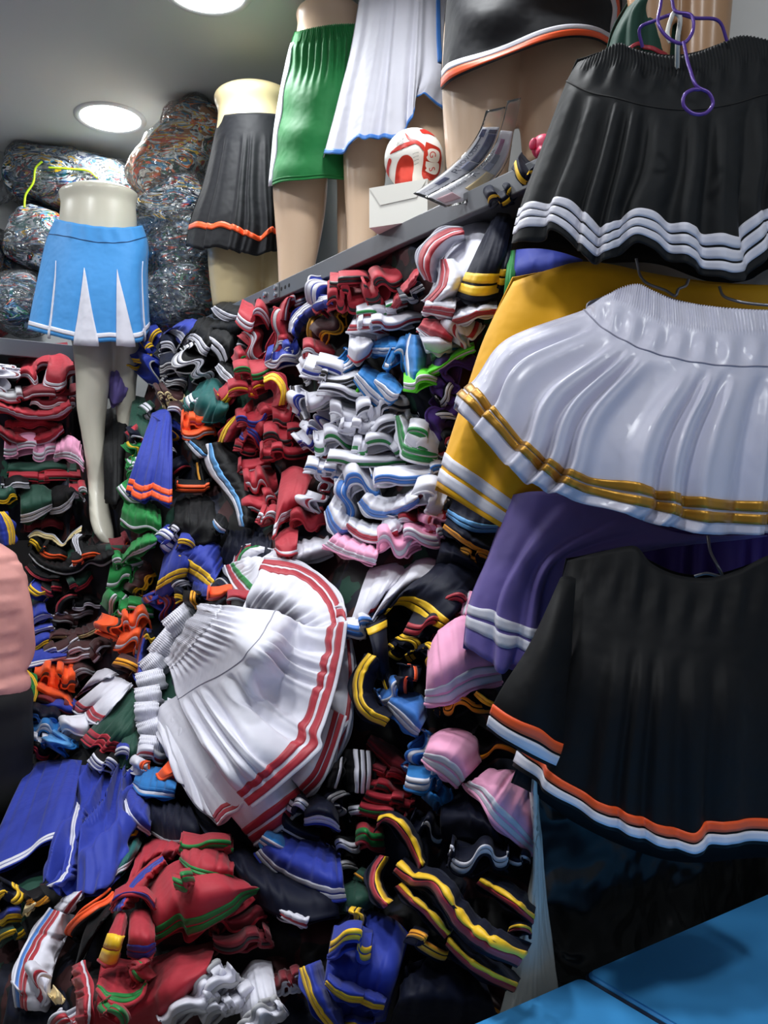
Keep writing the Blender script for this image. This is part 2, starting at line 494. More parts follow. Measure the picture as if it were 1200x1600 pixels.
# ceiling downlights: rim ring, glowing diffuser and the light it gives
M_rim = plain('downlight rim', (205, 205, 208), 0.35)
M_diff = plain('downlight diffuser', (255, 255, 255), 0.4, emit=14.0)
def downlight(x, y, label):
    t = thing('ceiling_downlight', label, 'light', (x, y, CEIL), 'round recessed ceiling downlights')
    n = 48; ph = np.linspace(0, 2 * math.pi, n, endpoint=False); c, s = np.cos(ph), np.sin(ph)
    prof = [(0.098, 0.001), (0.102, 0.006), (0.113, 0.007), (0.119, 0.003), (0.120, -0.002)]
    rings = [np.stack([x + r * c, y + r * s, np.full(n, CEIL - h)], 1) for r, h in prof]
    V, F = loft_arrays(rings, cap=False); mk('rim', V, F, M_rim, t)
    rings = [np.stack([x + r * c, y + r * s, np.full(n, CEIL - h)], 1) for r, h in ((0.099, 0.002), (0.099, 0.004), (0.066, 0.0055), (0.02, 0.006))]
    V, F = loft_arrays(rings); mk('diffuser', V, F, M_diff, t)
    l = bpy.data.lights.new('downlight', 'AREA'); l.shape = 'DISK'; l.size = 0.18; l.energy = LAMP_POWER; l.color = (0.95, 0.98, 1.0); l.spread = math.radians(150)
    lo = bpy.data.objects.new('downlight', l); COL.objects.link(lo); lo.location = (x, y, CEIL - 0.012)
downlight(0.88, 2.955, 'round white ceiling downlight above the blue pleated skirt mannequin')
downlight(0.868, 2.09, 'round white ceiling downlight nearer the viewer, cut by the top edge')
for x, y, w_ in ((0.85, 1.22, 'over the hanging skirts'), (0.05, 2.95, 'added over the far end of the aisle for front light'), (0.05, 2.09, 'added over the middle of the aisle for front light'), (0.05, 1.22, 'added over the near end of the aisle for front light'), (-0.8, 2.09, 'left of the aisle'), (0.05, 0.35, 'added over the viewer to brighten table and skirts'), (0.85, -0.45, 'added to brighten the blue tables')):  # aisle, viewer and table lamps are added to brighten skirts and tables
    downlight(x, y, 'round recessed ceiling downlight outside the picture, ' + w_)

# wall shelves: slotted steel uprights, boards, folded steel front edge
M_steel = plain('grey shelf steel', (112, 114, 119), 0.42, 0.3)
M_steel_d = plain('shelf hole', (20, 20, 22), 0.8)
M_bolt = plain('bolt', (190, 190, 195), 0.25, 0.9)
sh = thing('wall_shelf', 'long grey steel shelf on the right wall under the skirt mannequins', 'shelf', (SHELF_X, 1.5, 0))
Y0, Y1, YJ = 0.7, 2.98, 1.96
box('shelf_board', SHELF_X + 0.004, WALL_X - 0.004, Y0, Y1, SHELF_Z - 0.032, SHELF_Z - 0.004, M_steel, sh)
box('front_rail', SHELF_X - 0.012, SHELF_X + 0.004, Y0, YJ - 0.002, SHELF_Z - 0.042, SHELF_Z, M_steel, sh, 0.002)
box('front_rail', SHELF_X - 0.012, SHELF_X + 0.004, YJ + 0.002, Y1, SHELF_Z - 0.042, SHELF_Z, M_steel, sh, 0.002)
box('joint_plate', SHELF_X - 0.015, SHELF_X - 0.012, YJ - 0.045, YJ + 0.01, SHELF_Z - 0.04, SHELF_Z - 0.003, M_steel, sh, 0.001)
def disc(name, y, z, r, x, dx, mat, parent, n=12):
    ph = np.linspace(0, 2 * math.pi, n, endpoint=False)
    rings = [np.stack([np.full(n, x + a), y + b * r * np.cos(ph), z + b * r * np.sin(ph)], 1) for a, b in ((0, 1), (dx * 0.7, 1), (dx, 0.7))]
    V, F = loft_arrays(rings); return mk(name, V, F, mat, parent, smooth=False)
for dy in (-0.085, -0.065, -0.045, 0.05, 0.075, 0.10):
    disc('rail_hole', YJ + dy - 0.01, SHELF_Z - 0.021, 0.005, SHELF_X - 0.0119, -0.0006, M_steel_d, sh)
for dy, dz in ((-0.03, -0.012), (-0.03, -0.03), (0.03, -0.018)):
    disc('bolt', YJ + dy, SHELF_Z + dz, 0.007, SHELF_X - 0.0135, -0.006, M_bolt, sh)
for z in (1.62, 1.22, 0.85):
    box('lower_board', SHELF_X + 0.12, WALL_X - 0.004, Y0 + 0.2, Y1, z - 0.025, z, M_steel, sh)
for y in (0.75, YJ, 2.94):
    box('upright', WALL_X - 0.045, WALL_X - 0.003, y - 0.02, y + 0.02, 0, SHELF_Z + 0.3, M_steel, sh)
SBX1, SBY = 0.86, 3.06
sb = thing('wall_shelf', 'grey steel shelf on the back wall carrying bagged clothes', 'shelf', (-0.2, SBY, 0))
box('shelf_board', -1.2, WALL_X - 0.43, SBY + 0.004, WALL_Y - 0.004, SHELF_Z - 0.04, SHELF_Z - 0.006, M_steel, sb)
box('front_rail', -1.2, WALL_X - 0.43, SBY - 0.012, SBY + 0.004, SHELF_Z - 0.055, SHELF_Z, M_steel, sb, 0.002)
for z in (1.45, 1.05):
    box('lower_board', -1.2, WALL_X - 0.43, SBY + 0.10, WALL_Y - 0.004, z - 0.025, z, M_steel, sb)
for x in (-1.18, -0.1, 0.95):
    box('upright', x - 0.02, x + 0.02, WALL_Y - 0.045, WALL_Y - 0.003, 0, SHELF_Z, M_steel, sb)

# deep part of the heap of clothes, nobody can count what lies in there
def core_heap():
    xs = np.linspace(-320, 905, 150)
    ymin = np.interp(xs, [-320, 120, 150, 215, 240, 330, 390, 850, 905], [560, 560, 640, 640, 560, 500, 482, 275, 262]) + 14
    t = np.linspace(0, 1, 150)
    X = np.repeat(xs[None], 150, 0); Y = ymin[None] + (1790 - ymin[None]) * t[:, None]
    d = DEP(X, Y) + 0.075
    d[(X > 110) & (X < 222) & (Y < 850)] += 0.22
    rs = np.random.RandomState(4); z = np.zeros_like(X)
    for f, a in ((0.012, 0.02), (0.03, 0.016), (0.07, 0.010)):
        for j in range(4):
            th_ = rs.uniform(0, 3.14); p = rs.uniform(0, 6.28)
            z += a / 2 * np.abs(np.sin(f * (X * math.cos(th_) + Y * math.sin(th_)) + p + 1.5 * np.sin(f * 0.7 * (Y - X) + p)))
    G = P(X, Y, d - z + 0.03)
    low = G[-1].copy(); low[:, 2] = 0.0
    G = np.concatenate([G, low[None]])
    Nn = normals(G); 
    if (Nn * (EYE - G)).sum() < 0: Nn = -Nn; fl = True
    else: fl = False
    V, F = solid_grid(G, Nn, 0.004)
    Yf = np.concatenate([Y, Y[-1:]]).ravel(); Xf = np.concatenate([X, X[-1:]]).ravel(); nn_ = len(Xf)   # where the person stands there is no heap
    hole = (Xf < 64) & (Yf > 846) & (Yf < 1305) & ((Xf < 46) | (Yf > 1230)); hole = np.concatenate([hole, hole]); F = F[~hole[F].any(1)]
    m, nt, b = new_mat('jumbled clothes in shade tones')
    tc = nt.nodes.new('ShaderNodeTexCoord')
    nz = nt.nodes.new('ShaderNodeTexNoise'); nz.inputs['Scale'].default_value = 7; nt.links.new(tc.outputs['Object'], nz.inputs['Vector'])
    mixv = nt.nodes.new('ShaderNodeMix'); mixv.data_type = 'RGBA'; mixv.inputs['Factor'].default_value = 0.25
    nt.links.new(tc.outputs['Object'], mixv.inputs['A']); nt.links.new(nz.outputs['Color'], mixv.inputs['B'])
    vo = nt.nodes.new('ShaderNodeTexVoronoi'); vo.inputs['Scale'].default_value = 15
    nt.links.new(mixv.outputs['Result'], vo.inputs['Vector'])
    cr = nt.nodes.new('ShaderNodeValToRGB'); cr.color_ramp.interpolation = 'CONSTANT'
    cols = ['N', 'K', 'Z', 'K', 'D', 'N', 'Z', 'K', 'N', 'K']  # only dark cloth colours, standing in for the shade in the gaps
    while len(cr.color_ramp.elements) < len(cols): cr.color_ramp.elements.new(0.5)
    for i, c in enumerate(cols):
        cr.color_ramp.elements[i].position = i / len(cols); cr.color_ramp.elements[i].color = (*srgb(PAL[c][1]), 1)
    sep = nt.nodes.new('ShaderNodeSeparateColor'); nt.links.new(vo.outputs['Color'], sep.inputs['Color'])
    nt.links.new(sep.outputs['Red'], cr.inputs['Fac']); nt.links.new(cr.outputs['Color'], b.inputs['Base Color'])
    b.inputs['Roughness'].default_value = 0.75
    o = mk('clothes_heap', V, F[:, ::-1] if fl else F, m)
    tag(o, 'jumble of crumpled skirts behind the ones in front, colours darkened for shade', 'clothes'); o['kind'] = 'stuff'
core_heap()

# ------------------------------------------------------------------ mannequins: torso and legs in one continuous skin
def ring(y, xl, xr, d, ratio=0.72, n=28, tilt=0.0):
    c = P((xl + xr) / 2, y, d); rx = (xr - xl) / 2 / FOC * d; ry = rx * ratio
    ph = np.linspace(0, 2 * math.pi, n, endpoint=False)
    return c + np.cos(ph)[:, None] * rx * RGT + np.sin(ph)[:, None] * ry * FWD + (np.cos(ph) * tilt)[:, None] * UPV

def fused(name, lofts, mat, parent, voxel=0.007, smooth=8):
    bm = bmesh.new()
    for rings in lofts:
        V, F = loft_arrays(rings)
        vs = [bm.verts.new(v) for v in V]
        for f in F: bm.faces.new([vs[i] for i in f])
    bmesh.ops.recalc_face_normals(bm, faces=bm.faces[:])
    me = bpy.data.meshes.new(name + '_base'); bm.to_mesh(me); bm.free()
    o = bpy.data.objects.new(name + '_base', me); COL.objects.link(o)
    r = o.modifiers.new('remesh', 'REMESH'); r.mode = 'VOXEL'; r.voxel_size = voxel
    s = o.modifiers.new('smooth', 'SMOOTH'); s.factor = 0.5; s.iterations = smooth
    dg = bpy.context.evaluated_depsgraph_get()
    out = bpy.data.meshes.new_from_object(o.evaluated_get(dg)); out.name = name
    bpy.data.objects.remove(o); bpy.data.meshes.remove(me)
    out.materials.clear()
    out.polygons.foreach_set('use_smooth', np.ones(len(out.polygons), bool))
    return link(name, out, mat, parent)

def skin(name, rgb, rough=0.36):
    m, nt, b = new_mat(name)
    b.inputs['Base Color'].default_value = (*srgb(rgb), 1); b.inputs['Roughness'].default_value = rough
    b.inputs['Coat Weight'].default_value = 0.25; b.inputs['Coat Roughness'].default_value = 0.2
    bump(nt, b, 14, 0.05, 0.004)
    return m
M_skin = skin('mannequin flesh plastic', (232, 200, 170)); M_skin2 = skin('mannequin cream plastic', (226, 206, 160)); M_skin3 = skin('mannequin ivory plastic', (208, 204, 188))

def loft_px(rows, d, ratio=0.72, n_out=26, lean=0.0):
    """rows of (y, x left, x right[, extra depth]) smoothed into rings"""
    a = np.array([tuple(r) + ((0.0,) if len(r) == 3 else ()) for r in rows], float)
    k = (a[:, 0] - a[0, 0]) / (a[-1, 0] - a[0, 0])
    s = hermite(k, a, np.linspace(0, 1, n_out))
    return [ring(q[0], q[1], q[2], d + q[3], ratio) for q in s]

def mannequin(label, d, torso, legs, mat, voxel=0.007):
    c = P((torso[0][1] + torso[0][2]) / 2, torso[0][0], d)
    base = P((legs[0][-1][1] + legs[0][-1][2]) / 2, legs[0][-1][0], d)
    t = thing('mannequin', label, 'mannequin', base)
    lofts = [loft_px(torso, d, 0.72)] + [loft_px(l, d, 0.95) for l in legs]
    fused('body', lofts, mat, t, voxel)
    r0 = torso[0]
    return t

# in the corner: ivory mannequin, long legs, tiptoe
mannequin('ivory long-legged mannequin in the corner wearing the blue pleated skirt', 2.66,
  [(293, 108, 198), (296, 100, 207), (318, 97, 211), (345, 94, 213), (370, 94, 213), (400, 94, 214), (450, 92, 214), (490, 98, 212), (520, 112, 206)],
  [[(440, 88, 158), (500, 105, 168), (540, 114, 172), (590, 119, 171), (640, 121, 166), (680, 128, 163), (720, 134, 164), (760, 138, 166), (790, 139, 170, -0.03), (815, 141, 175, -0.06), (838, 150, 179, -0.09), (850, 160, 180, -0.10)],
   [(440, 148, 222, 0.02), (500, 165, 220, 0.03), (540, 174, 219, 0.05), (590, 178, 214, 0.06), (650, 182, 210, 0.06), (700, 187, 208, 0.06), (760, 186, 200, 0.05), (800, 186, 202, 0.04), (825, 196, 222, 0.0), (838, 214, 232, -0.02)]], M_skin3)
mannequin('cream mannequin far along the shelf wearing the black orange-trimmed skirt', 2.53,
  [(137, 352, 436), (141, 344, 446), (178, 341, 450), (240, 335, 458), (300, 332, 462), (350, 338, 458)],
  [[(290, 334, 402), (350, 328, 412), (400, 325, 412), (440, 328, 409), (482, 333, 404)],
   [(290, 396, 462), (350, 408, 460), (400, 412, 458), (440, 413, 456), (482, 413, 452)]], M_skin2)
mannequin('flesh-coloured mannequin wearing the plain green skirt with white side piping', 2.23,
  [(6, 480, 552), (12, 468, 562), (38, 465, 566), (100, 456, 572), (160, 448, 574), (220, 442, 568), (252, 448, 556)],
  [[(180, 440, 512), (240, 428, 512), (290, 426, 512), (340, 429, 507), (390, 433, 498), (440, 435, 487), (462, 436, 482)],
   [(180, 500, 572), (240, 522, 566), (290, 526, 560), (340, 526, 558), (400, 527, 556), (424, 527, 555)]], M_skin)
mannequin('flesh-coloured mannequin wearing the white skirt trimmed in blue', 2.1,
  [(-130, 590, 690), (-80, 580, 700), (-20, 570, 708), (60, 560, 712), (120, 556, 706), (165, 570, 690)],
  [[(60, 560, 640), (140, 540, 622), (225, 536, 608), (300, 538, 600), (360, 541, 590), (402, 541, 586)],
   [(60, 630, 712), (140, 618, 706), (225, 620, 700), (300, 628, 694), (362, 632, 690)]], M_skin)
mannequin('flesh-coloured mannequin with glossy thighs wearing the large black banded skirt', 1.66,
  [(-230, 742, 905), (-160, 730, 925), (-60, 715, 945), (0, 708, 950), (50, 715, 945)],
  [[(-60, 706, 830), (40, 694, 820), (110, 690, 812), (180, 692, 806), (240, 696, 798), (305, 700, 790)],
   [(-60, 822, 956), (40, 818, 962), (110, 814, 958), (180, 812, 948), (240, 816, 940), (262, 818, 936)]], M_skin)
mannequin('tan mannequin leg half hidden behind the purple wire hanger', 1.33,
  [(-360, 990, 1150), (-260, 975, 1165), (-160, 968, 1172), (-110, 985, 1160)],
  [[(-180, 968, 1075), (-60, 975, 1060), (40, 985, 1050), (110, 990, 1045), (162, 992, 1042)],
   [(-180, 1068, 1172), (-60, 1062, 1150), (40, 1064, 1140), (110, 1064, 1134), (150, 1066, 1130)]], skin('mannequin tan plastic', (205, 160, 120)))

# ------------------------------------------------------------------ skirts worn by the mannequins
BL = cloth_mat('skyblue') if 'cloth_skyblue' in MATS else None
PAL['U'] = ('azure blue', (66, 146, 214)); PAL['k'] = ('black', (30, 31, 35)); PAL['g'] = ('green', (30, 128, 64))
def tri_insert(shh, root, u0, v0, ua, ub, mat, n=14):
    """a white godet in an inverted pleat: apex at (u0, v0), base from ua to ub at the hem"""
    uu = np.linspace(0, 1, n)
    vv = np.linspace(-0.02, v0, n); g = shh.at(np.clip(vv, 0, 1)); nn = normals(g) * shh.sign
    nu = g.shape[1]; G = np.empty((n, n, 3)); N2 = np.empty_like(G)
    for i, v in enumerate(vv):
        k = max(0.0, 1 - max(v, 0) / v0); a = u0 + (ua - u0) * k; b2 = u0 + (ub - u0) * k + 1e-4
        x = (a + (b2 - a) * uu) * (nu - 1); j = np.clip(x.astype(int), 0, nu - 2); f = (x - j)[:, None]
        G[i] = g[i][j] * (1 - f) + g[i][j + 1] * f; N2[i] = nn[i][j]
        G[i] -= UPV * (0.012 if v < 0 else 0.0)
    V, F = solid_grid(G, N2, 0.004, 0.0030)
    if shh.sign < 0: F = F[:, ::-1]
    return mk('white_pleat_insert', V, F, mat, root)

def bluefold(U, V):
    z = 0 * U * V
    for c in (0.145, 0.40, 0.685, 0.945):
        z = z - 0.010 * np.exp(-((U - c) / 0.035) ** 2) * np.clip((0.64 - V) / 0.5, 0, 1)
    return z + 0.0015 * np.sin(40 * U + 12 * V) * (V > 0.86)
r_, s_ = hang('pleated_skirt', 'azure blue box-pleated skirt with white inserts on the corner mannequin',
  [(0.0, [(43, 514), (60, 519), (78, 523), (100, 529), (115, 532), (150, 535), (180, 533), (205, 536), (226, 531), (234, 517)]),
   (0.45, [(60, 430), (100, 440), (155, 445), (205, 441), (230, 428)], 0.125),
   (0.86, [(76, 366), (100, 369), (154, 379), (200, 378), (229, 370)], 0.105),
   (1.0, [(86, 342), (110, 347), (158, 354), (200, 355), (222, 352)], 0.10)],
  2.66, 0.13, cloth_mat('U'), [(0.035, 0.07, 'W')], fold=bluefold)
for a in ((0.40, 0.60, 0.375, 0.565), (0.685, 0.60, 0.69, 0.835), (0.145, 0.62, 0.155, 0.185), (0.945, 0.60, 0.94, 0.955)):
    tri_insert(s_, r_, *a[:4], cloth_mat('W'))
V, F = tube_arrays(s_.at([0.862])[0] + 0.0, 0.0016, 5); mk('yoke_seam', V, F, plain('dark blue seam', (24, 70, 120), 0.7), r_)

r_, s_ = hang('flared_skirt', 'black flared skirt with one bright orange stripe on the cream mannequin',
  [(0.0, [(291, 382), (303, 388), (325, 389), (338, 386), (350, 388), (372, 394), (405, 398), (428, 392), (450, 392), (474, 384)]),
   (0.14, [(295, 356), (312, 352), (333, 356), (345, 351), (372, 360), (408, 372), (424, 360), (448, 366), (474, 352)]),
   (0.5, [(318, 285), (350, 290), (400, 292), (466, 282)], 0.13),
   (0.86, [(336, 207), (365, 204), (405, 203), (455, 207)], 0.10),
   (1.0, [(341, 181), (370, 177), (405, 176), (450, 180)], 0.09)],
  2.53, 0.15, cloth_mat('k'), [(0.125, 0.165, 'O')], fold=pleats(3, 6, 0.008, 0.84))
r_, s_ = hang('straight_skirt', 'plain green straight skirt with white side piping on a shelf mannequin',
  [(0.0, [(420, 292), (440, 285), (470, 281), (505, 278), (540, 282), (576, 284)]),
   (0.5, [(433, 170), (470, 172), (520, 168), (584, 170)], 0.125),
   (0.88, [(454, 72), (490, 66), (530, 60), (576, 60)], 0.10),
   (1.0, [(461, 50), (490, 43), (520, 38), (572, 37)], 0.095)],
  2.23, 0.13, cloth_mat('g'), [(0.0, 0.012, 'G'), (0.022, 0.03, 'G')],
  fold=lambda U, V: 0.006 * np.sin(9 * V + 5 * U) * np.sin(15 * V - 4 * U + 1) * (V < 0.9) + 0.0022 * np.sin(230 * U) * (V > 0.88) + 0.0045 * np.sin(75 * U) * np.exp(-((V - 0.8) / 0.12) ** 2))
s_.build('side_piping', 0, 0.9, 20, ribbon_mat('W'), r_, th=0.004, off=0.003, u0=0.008, u1=0.05)

r_, s_ = hang('wrap_skirt', 'white flared skirt edged in blue with a side slit on a mannequin',
  [(0.0, [(506, 240), (518, 241), (530, 238), (545, 226), (562, 217), (569, 220), (577, 217), (592, 215), (612, 219), (628, 213), (640, 190), (650, 160), (657, 147), (672, 158), (690, 170), (712, 178)]),
   (0.35, [(530, 150), (565, 140), (610, 135), (655, 110), (690, 115), (716, 118)], 0.14),
   (0.7, [(552, 60), (600, 50), (660, 40), (712, 50)], 0.12),
   (1.0, [(572, -70), (620, -75), (670, -75), (706, -70)], 0.10)],
  2.1, 0.14, cloth_mat('W'), [(0.0, 0.028, 'b')], fold=pleats(5, 5, 0.007, 0.9), back_drop=8)
s_.build('side_piping', 0.44, 1.0, 16, ribbon_mat('b'), r_, th=0.004, off=0.003, u0=0.80, u1=0.835)

r_, s_ = hang('straight_skirt', 'large black skirt banded white and orange at the hem, top of photo',
  [(0.0, [(689, 140), (705, 126), (740, 107), (800, 82), (850, 67), (895, 62), (930, 66), (952, 74), (968, 78)]),
   (0.5, [(700, -20), (760, -30), (850, -50), (910, -45), (968, -40)], 0.15),
   (1.0, [(730, -200), (800, -215), (860, -220), (930, -205)], 0.12)],
  1.66, 0.17, cloth_mat('k'), [(0.012, 0.052, 'O'), (0.056, 0.092, 'W')],
  fold=lambda U, V: 0.006 * np.sin(11 * V - 7 * U) + 0.004 * np.sin(19 * V + 9 * U))
s_.build('side_piping', 0.09, 1.0, 16, ribbon_mat('O'), r_, th=0.004, off=0.003, u0=0.955, u1=0.975)
s_.build('side_piping', 0.09, 1.0, 16, ribbon_mat('W'), r_, th=0.004, off=0.003, u0=0.93, u1=0.955)
hang('pleated_skirt', 'dark green skirt bunched behind the purple hanger', [
   (0.0, [(946, 96), (958, 84), (975, 88), (1000, 74), (1030, 92), (1062, 100)]), (0.5, [(958, 52), (972, 40), (990, 22), (1020, 16), (1060, 40)]), (1.0, [(984, 4), (996, -4), (1012, -8), (1030, -6), (1050, 4)])],
   1.36, 0.06, cloth_mat('D'), [(0.02, 0.07, 'R')], fold=pleats(9, 3, 0.005, 0.95, 0.1), nu=70, nv=20)

# ------------------------------------------------------------------ skirts hanging on the right
PAL['q'] = ('black', (24, 26, 28))
def black_fold(U, V):
    return pleats(21, 9, 0.009, 0.72, 0.2, 0.3)(U, V) + (V > 0.86) * 0.0013 * np.sin(420 * U) + 0.003 * np.sin(70 * U) * np.exp(-((V - 0.84) / 0.05) ** 2)
r_, s_ = hang('hanging_skirt', 'black pleated skirt with three white hem stripes hanging top right',
  [(0.0, [(799, 380), (815, 378), (836, 376), (862, 362), (885, 372), (905, 394), (925, 408), (945, 408), (968, 396), (992, 382), (1020, 390), (1060, 410), (1100, 425), (1140, 440), (1172, 434), (1184, 416), (1200, 396), (1230, 388), (1275, 402)]),
   (0.05, [(802, 366), (818, 358), (840, 351), (862, 349), (884, 360), (905, 379), (925, 395), (945, 396), (965, 383), (990, 369), (1020, 377), (1060, 396), (1100, 414), (1140, 428), (1168, 420), (1182, 402), (1200, 380), (1230, 372), (1275, 384)]),
   (0.20, [(812, 326), (830, 318), (850, 314), (872, 312), (892, 315), (910, 328), (930, 348), (950, 353), (965, 342), (985, 331), (1010, 330), (1050, 345), (1090, 358), (1125, 368), (1155, 370), (1164, 350), (1180, 334), (1205, 324), (1270, 336)]),
   (0.50, [(848, 225), (900, 240), (960, 250), (1040, 258), (1120, 255), (1190, 238), (1256, 240)], 0.11),
   (0.73, [(885, 128), (920, 146), (960, 155), (1012, 168), (1076, 174), (1144, 165), (1200, 149), (1246, 146)], 0.085),
   (0.88, [(897, 106), (930, 100), (975, 96), (1020, 108), (1070, 112), (1110, 104), (1160, 88), (1200, 86), (1244, 92)], 0.065),
   (1.0, [(903, 97), (930, 86), (968, 67), (990, 76), (1020, 84), (1060, 88), (1090, 82), (1120, 70), (1155, 56), (1200, 62), (1242, 74)], 0.055)],
  1.20, 0.12, cloth_mat('q'), [(0.05, 0.093, 'W'), (0.103, 0.146, 'W'), (0.156, 0.20, 'W')], fold=black_fold, nu=240, nv=60, back_drop=14)
V, F = tube_arrays(s_.at([0.735])[0], 0.0014, 5); mk('yoke_seam', V, F, plain('black seam', (8, 8, 9), 0.8), r_)

def jacquard():
    m, nt, b = new_mat('white satin with woven squares')
    tc = nt.nodes.new('ShaderNodeTexCoord'); mp = nt.nodes.new('ShaderNodeMapping'); mp.inputs['Rotation'].default_value = (0.5, 0.3, 0.6)
    mp.inputs['Scale'].default_value = (1, 1, 1)
    br = nt.nodes.new('ShaderNodeTexBrick'); br.inputs['Scale'].default_value = 17; br.inputs['Mortar Size'].default_value = 0.05
    br.inputs['Color1'].default_value = (0, 0, 0, 1); br.inputs['Color2'].default_value = (0.35, 0.35, 0.35, 1); br.inputs['Mortar'].default_value = (1, 1, 1, 1)
    nt.links.new(tc.outputs['Object'], mp.inputs['Vector']); nt.links.new(mp.outputs['Vector'], br.inputs['Vector'])
    mr = nt.nodes.new('ShaderNodeMapRange'); mr.inputs['To Min'].default_value = 0.55; mr.inputs['To Max'].default_value = 0.3
    nt.links.new(br.outputs['Color'], mr.inputs['Value']); nt.links.new(mr.outputs['Result'], b.inputs['Roughness'])
    b.inputs['Base Color'].default_value = (*srgb((202, 202, 220)), 1); b.inputs['Specular IOR Level'].default_value = 0.55
    b.inputs['Sheen Weight'].default_value = 0.15
    bump(nt, b, 30, 0.3, 0.004)
    return m
M_satin = jacquard()
def white_fold(U, V):
    z = pleats(31, 10, 0.011, 0.70, 0.3, 0.35)(U, V)
    return z + (V > 0.885) * 0.002 * np.sin(520 * U) + 0.003 * np.sin(60 * U + 4) * np.exp(-((V - 0.8) / 0.05) ** 2)
r_, s_ = hang('hanging_skirt', 'shiny white pleated skirt with two gold hem stripes hanging at right',
  [(0.0, [(710, 628), (722, 645), (745, 676), (767, 699), (790, 725), (814, 748), (850, 765), (884, 777), (920, 787), (957, 796), (1000, 812), (1045, 823), (1102, 834), (1150, 836), (1200, 834), (1280, 832)]),
   (0.055, [(714, 617), (730, 632), (767, 664), (795, 692), (823, 717), (855, 742), (888, 760), (940, 775), (980, 787), (1027, 797), (1065, 808), (1102, 816), (1110, 816), (1150, 818), (1200, 820), (1280, 818)]),
   (0.155, [(736, 598), (760, 622), (788, 655), (815, 684), (845, 709), (878, 728), (910, 741), (945, 748), (983, 752), (1025, 764), (1065, 772), (1100, 778), (1150, 782), (1200, 783), (1280, 780)]),
   (0.48, [(796, 527), (815, 560), (850, 600), (900, 632), (960, 655), (1040, 668), (1120, 674), (1200, 678), (1270, 676)], 0.12),
   (0.74, [(912, 484), (930, 503), (944, 515), (970, 530), (1001, 545), (1061, 562), (1135, 572), (1200, 573), (1260, 572)], 0.09),
   (0.88, [(918, 479), (935, 473), (955, 470), (979, 476), (1027, 502), (1070, 512), (1113, 517), (1200, 520), (1255, 519)], 0.07),
   (1.0, [(924, 476), (945, 464), (970, 450), (998, 444), (1020, 454), (1048, 467), (1080, 474), (1113, 479), (1200, 485), (1252, 484)], 0.055)],
  1.14, 0.13, M_satin, [(0.055, 0.10, 'I'), (0.11, 0.155, 'I')], fold=white_fold, nu=240, nv=60, back_drop=-4)
V, F = tube_arrays(s_.at([0.742])[0], 0.0012, 5); mk('yoke_seam', V, F, plain('grey seam', (140, 140, 160), 0.7), r_)

hang('hanging_skirt', 'golden yellow skirt with two white hem stripes hanging behind the white skirt',
  [(0.0, [(681, 759), (700, 770), (730, 792), (785, 826), (830, 850), (890, 862), (960, 868)]),
   (0.19, [(697, 704), (720, 722), (756, 746), (812, 786), (850, 805), (910, 815), (990, 822)]),
   (0.5, [(728, 610), (770, 640), (830, 665), (900, 690), (1080, 700)]),
   (0.85, [(770, 498), (800, 505), (850, 510), (920, 520), (1180, 530)], 0.06),
   (1.0, [(802, 440), (830, 430), (868, 418), (905, 409), (950, 412), (1010, 425), (1100, 442), (1240, 446)], 0.05)],
  1.25, 0.07, cloth_mat('J'), [(0.03, 0.095, 'W'), (0.115, 0.18, 'W')], fold=pleats(41, 3, 0.007, 0.95, 0.1), nu=140, nv=40)
hang('hanging_skirt', 'lavender pleated skirt with two white hem stripes hanging below the white skirt',
  [(0.0, [(725, 1005), (745, 1024), (768, 1040), (788, 1052), (800, 1040), (850, 1060), (940, 1080)]),
   (0.09, [(728, 977), (745, 988), (765, 1000), (796, 1013), (806, 1012), (850, 1030), (940, 1040)]),
   (0.24, [(733, 944), (748, 950), (764, 952), (770, 956), (802, 972), (850, 985), (940, 990)]),
   (0.6, [(765, 865), (800, 872), (850, 876), (960, 880)]),
   (1.0, [(796, 774), (830, 768), (860, 768), (940, 780), (1050, 830), (1200, 838)], 0.05)],
  1.19, 0.07, cloth_mat('L'), [(0.09, 0.155, 'W'), (0.175, 0.24, 'W')], fold=pleats(45, 4, 0.009, 0.97, 0.15), nu=140, nv=40)
hang('hanging_skirt', 'dark lavender skirt waist showing under the white gold-striped hem',
  [(0.0, [(930, 1000), (1000, 1010), (1100, 1010), (1240, 1000)]), (0.5, [(940, 900), (1000, 905), (1100, 905), (1240, 900)]), (1.0, [(950, 815), (1000, 825), (1100, 830), (1240, 832)])],
  1.21, 0.03, cloth_mat('V'), [], fold=pleats(47, 8, 0.006, 1.0), nu=90, nv=16)
blk = lambda U, V: pleats(51, 8, 0.005, 0.74, 0.2, 0.5)(U, V) + 0.003 * np.sin(60 * U) * np.exp(-((V - 0.9) / 0.06) ** 2)
